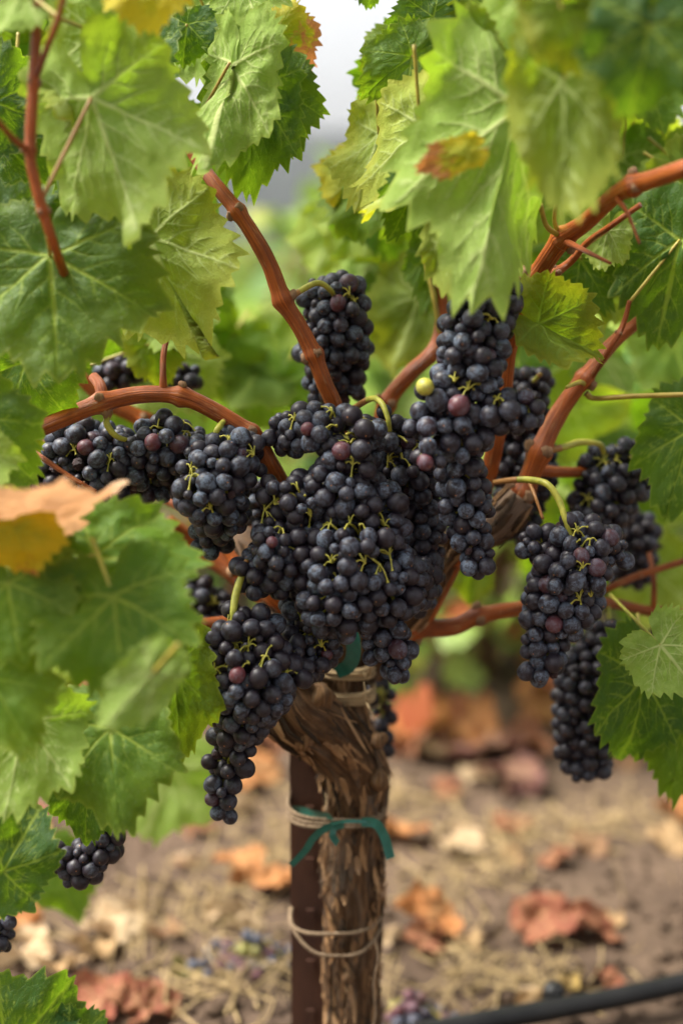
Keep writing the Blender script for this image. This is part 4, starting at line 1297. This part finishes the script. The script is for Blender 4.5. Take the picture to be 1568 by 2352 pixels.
# ------------------------------------------------------------------ litter on the ground
DRY = [leaf_mesh(1.0, 700 + k, 0, 1.0, .7, fold=.2 + .15 * (k % 3), curl=-.6 + .35 * k, side=.5 - .3 * k, ruffle=.16, quilt=.8, mat=M_DRY, crumple=.35, name='fallen_leaf') for k in range(6)]
COLS = {'red': (.27, .065, .04), 'orange': (.52, .19, .05), 'tan': (.50, .34, .17), 'pale': (.62, .48, .30), 'purple': (.13, .045, .06), 'brown': (.24, .12, .07), 'yellow': (.60, .44, .12), 'green': (.22, .28, .07)}
def fallen(px, py, size, colname, label, k=None, rz=None, group='dead leaves lying on the soil'):
    size *= .8
    p = on_ground(px, py, 0.0); p[2] = gz(p[0], p[1])
    k = int(frs.integers(6)) if k is None else k
    o = obj('fallen_leaf', DRY[k], None, label, 'leaf', group)
    o.location = (p[0], p[1], p[2] + size * .16 + .004)
    o.rotation_euler = (frs.uniform(-.35, .35), frs.uniform(-.35, .35), frs.uniform(0, 6.28) if rz is None else rz)
    o.scale = (size,) * 3
    c = COLS[colname]; j = frs.uniform(.85, 1.15)
    j *= .78
    o.color = (c[0] * j, c[1] * j, c[2] * j, 1)
F_ = fallen
F_(1000, 2130, .075, 'orange', 'orange and pink dead leaf on soil right of the trunk', 1)
F_(985, 2175, .05, 'red', 'dark red dead leaf under the orange one right of the trunk', 2)
F_(1240, 2130, .08, 'red', 'large curled red-brown dead leaf above the hose at right', 3, .3)
F_(1350, 2130, .07, 'red', 'red-brown dead leaf touching the large curled one at its right', 4, .1)
F_(1410, 2100, .03, 'tan', 'small tan leaf tip at the right end of the red-brown leaves')
F_(905, 2165, .03, 'pale', 'small pale pink leaf scrap right beside the trunk')
F_(1160, 1905, .06, 'red', 'red dead leaf on the soil in the middle right distance')
F_(1045, 1960, .06, 'pale', 'pale pink dead leaf between trunk and straw at right')
F_(1180, 1800, .10, 'purple', 'purplish dead leaf on bare soil right of the trunk')
F_(1130, 1725, .14, 'purple', 'dark purple dead leaf at the foot of the red leaf drift')
F_(1170, 1700, .12, 'red', 'bright red dead leaf at the right end of the red leaf drift')
F_(1060, 1690, .12, 'orange', 'orange dead leaf in the middle of the red leaf drift')
F_(970, 1690, .12, 'orange', 'orange-red dead leaf at the left end of the red leaf drift')
F_(1010, 1650, .12, 'red', 'red dead leaf at the back of the red leaf drift')
F_(930, 1720, .10, 'red', 'red dead leaf nearest the trunk in the red leaf drift')
F_(1250, 1620, .14, 'orange', 'orange dead leaf left of the lowest grape cluster')
F_(1560, 1860, .08, 'orange', 'orange dead leaf at the right picture edge under the leaves')
F_(1550, 1930, .06, 'tan', 'tan dead leaf at the right picture edge')
F_(1180, 1985, .04, 'tan', 'tan leaf scrap right of the straw patch')
F_(1270, 1985, .04, 'red', 'small red leaf scrap on the right-hand soil')
F_(640, 2050, .06, 'orange', 'pinkish orange dead leaf against the left of the stake')
F_(600, 1720, .13, 'red', 'red dead leaf between the hanging cluster and the stake')
F_(570, 1800, .10, 'orange', 'orange-brown dead leaf behind the tip of the hanging cluster')
F_(310, 1870, .08, 'orange', 'bright orange dead leaf showing below the left leaves')
F_(240, 2125, .075, 'pale', 'cream dead leaf standing out on soil at lower left')
F_(220, 2175, .06, 'tan', 'tan dead leaf just in front of the cream one at lower left')
F_(75, 2200, .08, 'pale', 'long cream curled leaf near the lower left corner')
F_(140, 2215, .05, 'tan', 'tan curled leaf beside the long cream leaf')
F_(60, 2110, .06, 'orange', 'faded pink leaf at the left edge above the cream leaf')
F_(530, 2110, .05, 'pale', 'rounded pale leaf on soil left of the stake')
F_(560, 2140, .04, 'pale', 'small pale leaf scrap in front of the rounded pale leaf')
F_(430, 2235, .04, 'green', 'small yellow-green leaf on soil left of the shed grapes')
F_(375, 2150, .045, 'brown', 'upright brown leaf on soil at lower left')
F_(250, 2320, .075, 'red', 'dark red leaf at the bottom edge left')
F_(330, 2340, .06, 'red', 'dark red leaf at the bottom edge beside its larger neighbour')
F_(340, 2290, .03, 'tan', 'narrow tan leaf scrap near the bottom left')
F_(1310, 2258, .035, 'yellow', 'yellow leaf tip poking up behind the hose fitting')
F_(1230, 2285, .035, 'tan', 'small tan leaf lying behind the hose left of its fitting')
F_(1210, 2272, .025, 'pale', 'pale leaf scrap left of the hose fitting')
_seen = set()
for k in range(60):
    if len(_seen) >= 18: break
    px, py = frs.uniform(-20, 1560), frs.uniform(1700, 2290)
    cn = ['tan', 'brown', 'red', 'pale', 'orange'][int(frs.integers(5))]
    col_ = ['at the left picture edge', 'under the left leaves', 'left of the stake', 'right of the trunk', 'in the right half', 'at the right picture edge'][min(5, int(max(px, 0) // 262))]
    row_ = 'far back' if py < 1880 else ('midway back' if py < 2090 else 'near the front')
    if (cn, col_, row_) in _seen or 650 < px < 900: continue
    _seen.add((cn, col_, row_))
    F_(px, py, frs.uniform(.02, .05) * (1 + (2352 - py) / 900), cn, f'small {cn} leaf scrap on soil {row_}, {col_}', group='small leaf scraps on the soil')

def straw():
    mb = MB(); rs = np.random.default_rng(77)
    spots = [(1080, 2010, 240, 70), (1150, 1930, 300, 60), (1350, 1900, 300, 60), (620, 1960, 260, 80), (400, 2100, 350, 120), (1000, 2060, 200, 60), (500, 2280, 400, 90), (1100, 2230, 400, 80), (900, 1850, 300, 60), (1500, 1850, 200, 60), (1100, 2340, 120, 20), (700, 1830, 300, 60)]
    wts = np.array([s[2] * s[3] for s in spots], float); wts /= wts.sum()
    for k in range(520):
        s = spots[int(rs.choice(len(spots), p=wts))]
        p = on_ground(s[0] + rs.normal(0, s[2] * .32), min(s[1] + rs.normal(0, s[3] * .4), 2500), 0)
        if p[1] > 4: continue
        z = gz(p[0], p[1]); a = rs.uniform(0, math.pi); ln = rs.uniform(.02, .09) * rs.choice([1, 1, 1.6])
        d = np.array([math.cos(a), math.sin(a), 0]) * ln / 2; h = rs.exponential(.006)
        q = np.array([p[0], p[1], z + .004 + rs.random() * .006])
        m_ = q + np.array([rs.normal(0, ln * .08), rs.normal(0, ln * .08), h])
        Q = catmull([q - d, m_, q + d + np.array([0, 0, rs.exponential(.008)])], 3)
        V, F, UV = tube(Q, rs.uniform(.0006, .0018), 4, False); mb.add(V, F, UV)
    for k in range(60):
        p = on_ground(rs.uniform(-50, 1600), rs.uniform(1950, 2350), 0); z = gz(p[0], p[1])
        q = np.array([p[0], p[1], z]); e = q + np.array([rs.normal(0, .03), rs.normal(0, .03), rs.uniform(.03, .09)])
        V, F, UV = tube(catmull([q, (q + e) / 2 + rs.normal(0, .006, 3), e], 4), np.linspace(.0010, .0003, 9), 4, False); mb.add(V, F, UV)
    obj('dry_straw', mb.mesh('dry_straw', M_STRAW), None, 'dry straw and grass stalks strewn over the vineyard soil', 'straw', None, 'stuff')
straw()
def clods():
    mb = MB(); rs = np.random.default_rng(78)
    for k in range(1500):
        p = on_ground(rs.uniform(-100, 1700), 1640 + 740 * rs.random() ** .8, 0)
        if p[1] > 4: continue
        r = .003 + .012 * rs.random() ** 3
        V, F = [], []
        for i in range(5):
            for j in range(7):
                t, f = math.pi * i / 4, 2 * math.pi * j / 7
                d = np.array([math.sin(t) * math.cos(f), math.sin(t) * math.sin(f), math.cos(t) * .7])
                V.append(np.array([p[0], p[1], gz(p[0], p[1]) + r * .2]) + d * r * rs.uniform(.7, 1.2))
        for i in range(4):
            for j in range(7):
                kk = (j + 1) % 7
                F.append((i * 7 + j, (i + 1) * 7 + j, (i + 1) * 7 + kk, i * 7 + kk))
        mb.add(np.array(V), F)
    obj('soil_clods', mb.mesh('soil_clods', M_SOIL), None, 'small crumbly clods of grey-brown soil', 'soil', None, 'stuff')
clods()

# ------------------------------------------------------------------ vines behind
def small_leaf():
    th = np.linspace(-math.pi, math.pi, 20)
    r = np.interp(np.abs(np.degrees(th)), A_DEG, R_BASE) * (1 + .06 * np.cos(np.arange(20) * math.pi))
    return np.vstack([[0, 0, 0], np.stack([r * np.cos(th), r * np.sin(th), -.25 * r ** 2 + .15 * np.abs(np.sin(th)) * r], -1)]), [(0, i, i + 1) for i in range(1, 20)]
SLV, SLF = small_leaf()
def foliage(seed, n, h0, h1, rx, redness):
    rs = np.random.default_rng(seed); mb = MB()
    shoots = []
    for k in range(16):
        a = rs.uniform(0, 6.28); sp = rs.uniform(.2, 1.0)
        top = np.array([math.cos(a) * rx * sp, math.sin(a) * rx * sp, rs.uniform(h0 + .45, h1)])
        b = np.array([math.cos(a) * .06, math.sin(a) * .06, .42])
        midp = (b + top) / 2 + np.array([math.cos(a) * .12, math.sin(a) * .12, .05])
        end = top + np.array([math.cos(a) * .2, math.sin(a) * .2, -rs.uniform(0, .5)])
        shoots.append(catmull([b, midp, top, end], 10))
    for k in range(n):
        s = shoots[int(rs.integers(16))]; c = s[int(rs.integers(6, len(s)))] + rs.normal(0, .09, 3)
        c[2] = max(c[2], h0)
        if rs.random() < .28:
            a = rs.uniform(0, 6.28); q = rs.uniform(.1, rx * 1.1); c = np.array([math.cos(a) * q, math.sin(a) * q, rs.uniform(.04, .5)])
        nrm = norm(np.array([rs.normal(0, .6), rs.normal(-.2, .6), rs.uniform(.1, 1.2)]))
        x = norm(np.cross(nrm, rs.normal(0, 1, 3)) + np.array([0, 0, -.5])); x = norm(x - nrm * (x @ nrm)); y = np.cross(nrm, x)
        size = rs.uniform(.05, .10)
        V = c + (SLV[:, :1] * x + SLV[:, 1:2] * y + SLV[:, 2:] * nrm) * size
        low = c[2] < .45
        t = rs.uniform(0, .72)
        u = rs.random()
        if u < redness * (3 if low else 1): t = rs.uniform(.88, 1.0)
        elif u < .14: t = rs.uniform(.70, .86)
        mb.add(V, SLF, None, t)
    return mb.mesh('foliage', M_FAR), shoots
FOLS = [foliage(300, 520, .14, 1.0, .55, .05), foliage(301, 480, .22, 1.1, .55, .03), foliage(302, 520, .12, .95, .6, .12), foliage(303, 460, .2, 1.25, .5, .04)]
def far_trunk(seed, shoots):
    rs = np.random.default_rng(seed); mb = MB()
    P = catmull([(0, 0, -.1), (.01, 0, .15), (-.015, .01, .32), (0, 0, .46)], 6)
    V, F, UV = tube(P, np.linspace(.03, .042, len(P)), 16, disp=bark_disp(.2, seed)); mb.add(V, F, UV, .2)
    return mb.mesh('trunk', M_BARK)
def shoot_mesh(shoots):
    mb = MB()
    for s in shoots[::2]:
        V, F, UV = tube(s, np.linspace(.008, .004, len(s)), 6); mb.add(V, F, UV)
    return mb.mesh('shoots', M_CANE)
TRS = [far_trunk(k, None) for k in range(4)]
SHS = [shoot_mesh(FOLS[k][1]) for k in range(4)]
brs = np.random.default_rng(9)
def far_vine(x, y, k, label, s=1.0, group='vines of the rows behind'):
    o = empty('grapevine', (x, y, gz(x, y) if y < 12 else 0), label, 'grapevine', group)
    o.rotation_euler = (0, 0, brs.uniform(0, 6.28)); o.scale = (s, s, s)
    obj('trunk', TRS[k], o)
    obj('canes', SHS[k], o, kind='stuff')
    obj('foliage', FOLS[k][0], o, kind='stuff')
far_vine(-1.25, 1.75, 0, 'blurred green vine behind the left leaves in the next row')
far_vine(-.55, 2.2, 1, 'blurred vine seen low between the left clusters and the trunk', .74)
far_vine(.30, 1.55, 2, 'blurred low vine with red lower leaves right behind the trunk', .72)
far_vine(.62, 2.3, 0, 'blurred vine just right of the one behind the trunk', .9)
far_vine(1.25, 1.85, 3, 'blurred tall vine behind the right-hand leaves in the next row', 1.0)
far_vine(.06, 3.3, 3, 'pale vine with a tall shoot in the gap below the hills', .86)
rowlab = {4.2: 'third', 6.2: 'fourth', 8.4: 'fifth', 11.0: 'sixth', 14.5: 'seventh', 19.0: 'eighth'}
for y, nm in rowlab.items():
    wdt = .30 * (y + 1.3) + .6
    xs = np.arange(-wdt, wdt, 1.15 + .05 * y)
    for i, x in enumerate(xs):
        far_vine(x + brs.uniform(-.15, .15), y + brs.uniform(-.2, .2), int(brs.integers(4)), f'small hazy green vine of the {nm} row, ' + ('leftmost' if i == 0 else ['', 'second', 'third', 'fourth', 'fifth', 'sixth', 'seventh', 'eighth', 'ninth', 'tenth'][min(i, 9)] + ' from the left'), brs.uniform(.62, .78), f'vines in the {nm} row')

# ------------------------------------------------------------------ hazy air
V, F = box((0, 0, 60), (1620, 0, 0), (0, 1620, 0), (0, 0, 62))
hm = NT('haze_air')
pv = hm.n('ShaderNodeVolumePrincipled')
pv.inputs['Color'].default_value = (.90, .94, 1.0, 1)
pv.inputs['Density'].default_value = .00016
pv.inputs['Anisotropy'].default_value = .2
hm.l(pv.outputs[0], hm.out.inputs['Volume'])
obj('haze', make_mesh('haze', V, F, hm.m, smooth=False), None, 'thin grey haze in the air over the vineyard', 'haze', None, 'stuff')
print('LEAVES', LEAF_N[0], 'OBJ', len(bpy.data.objects))
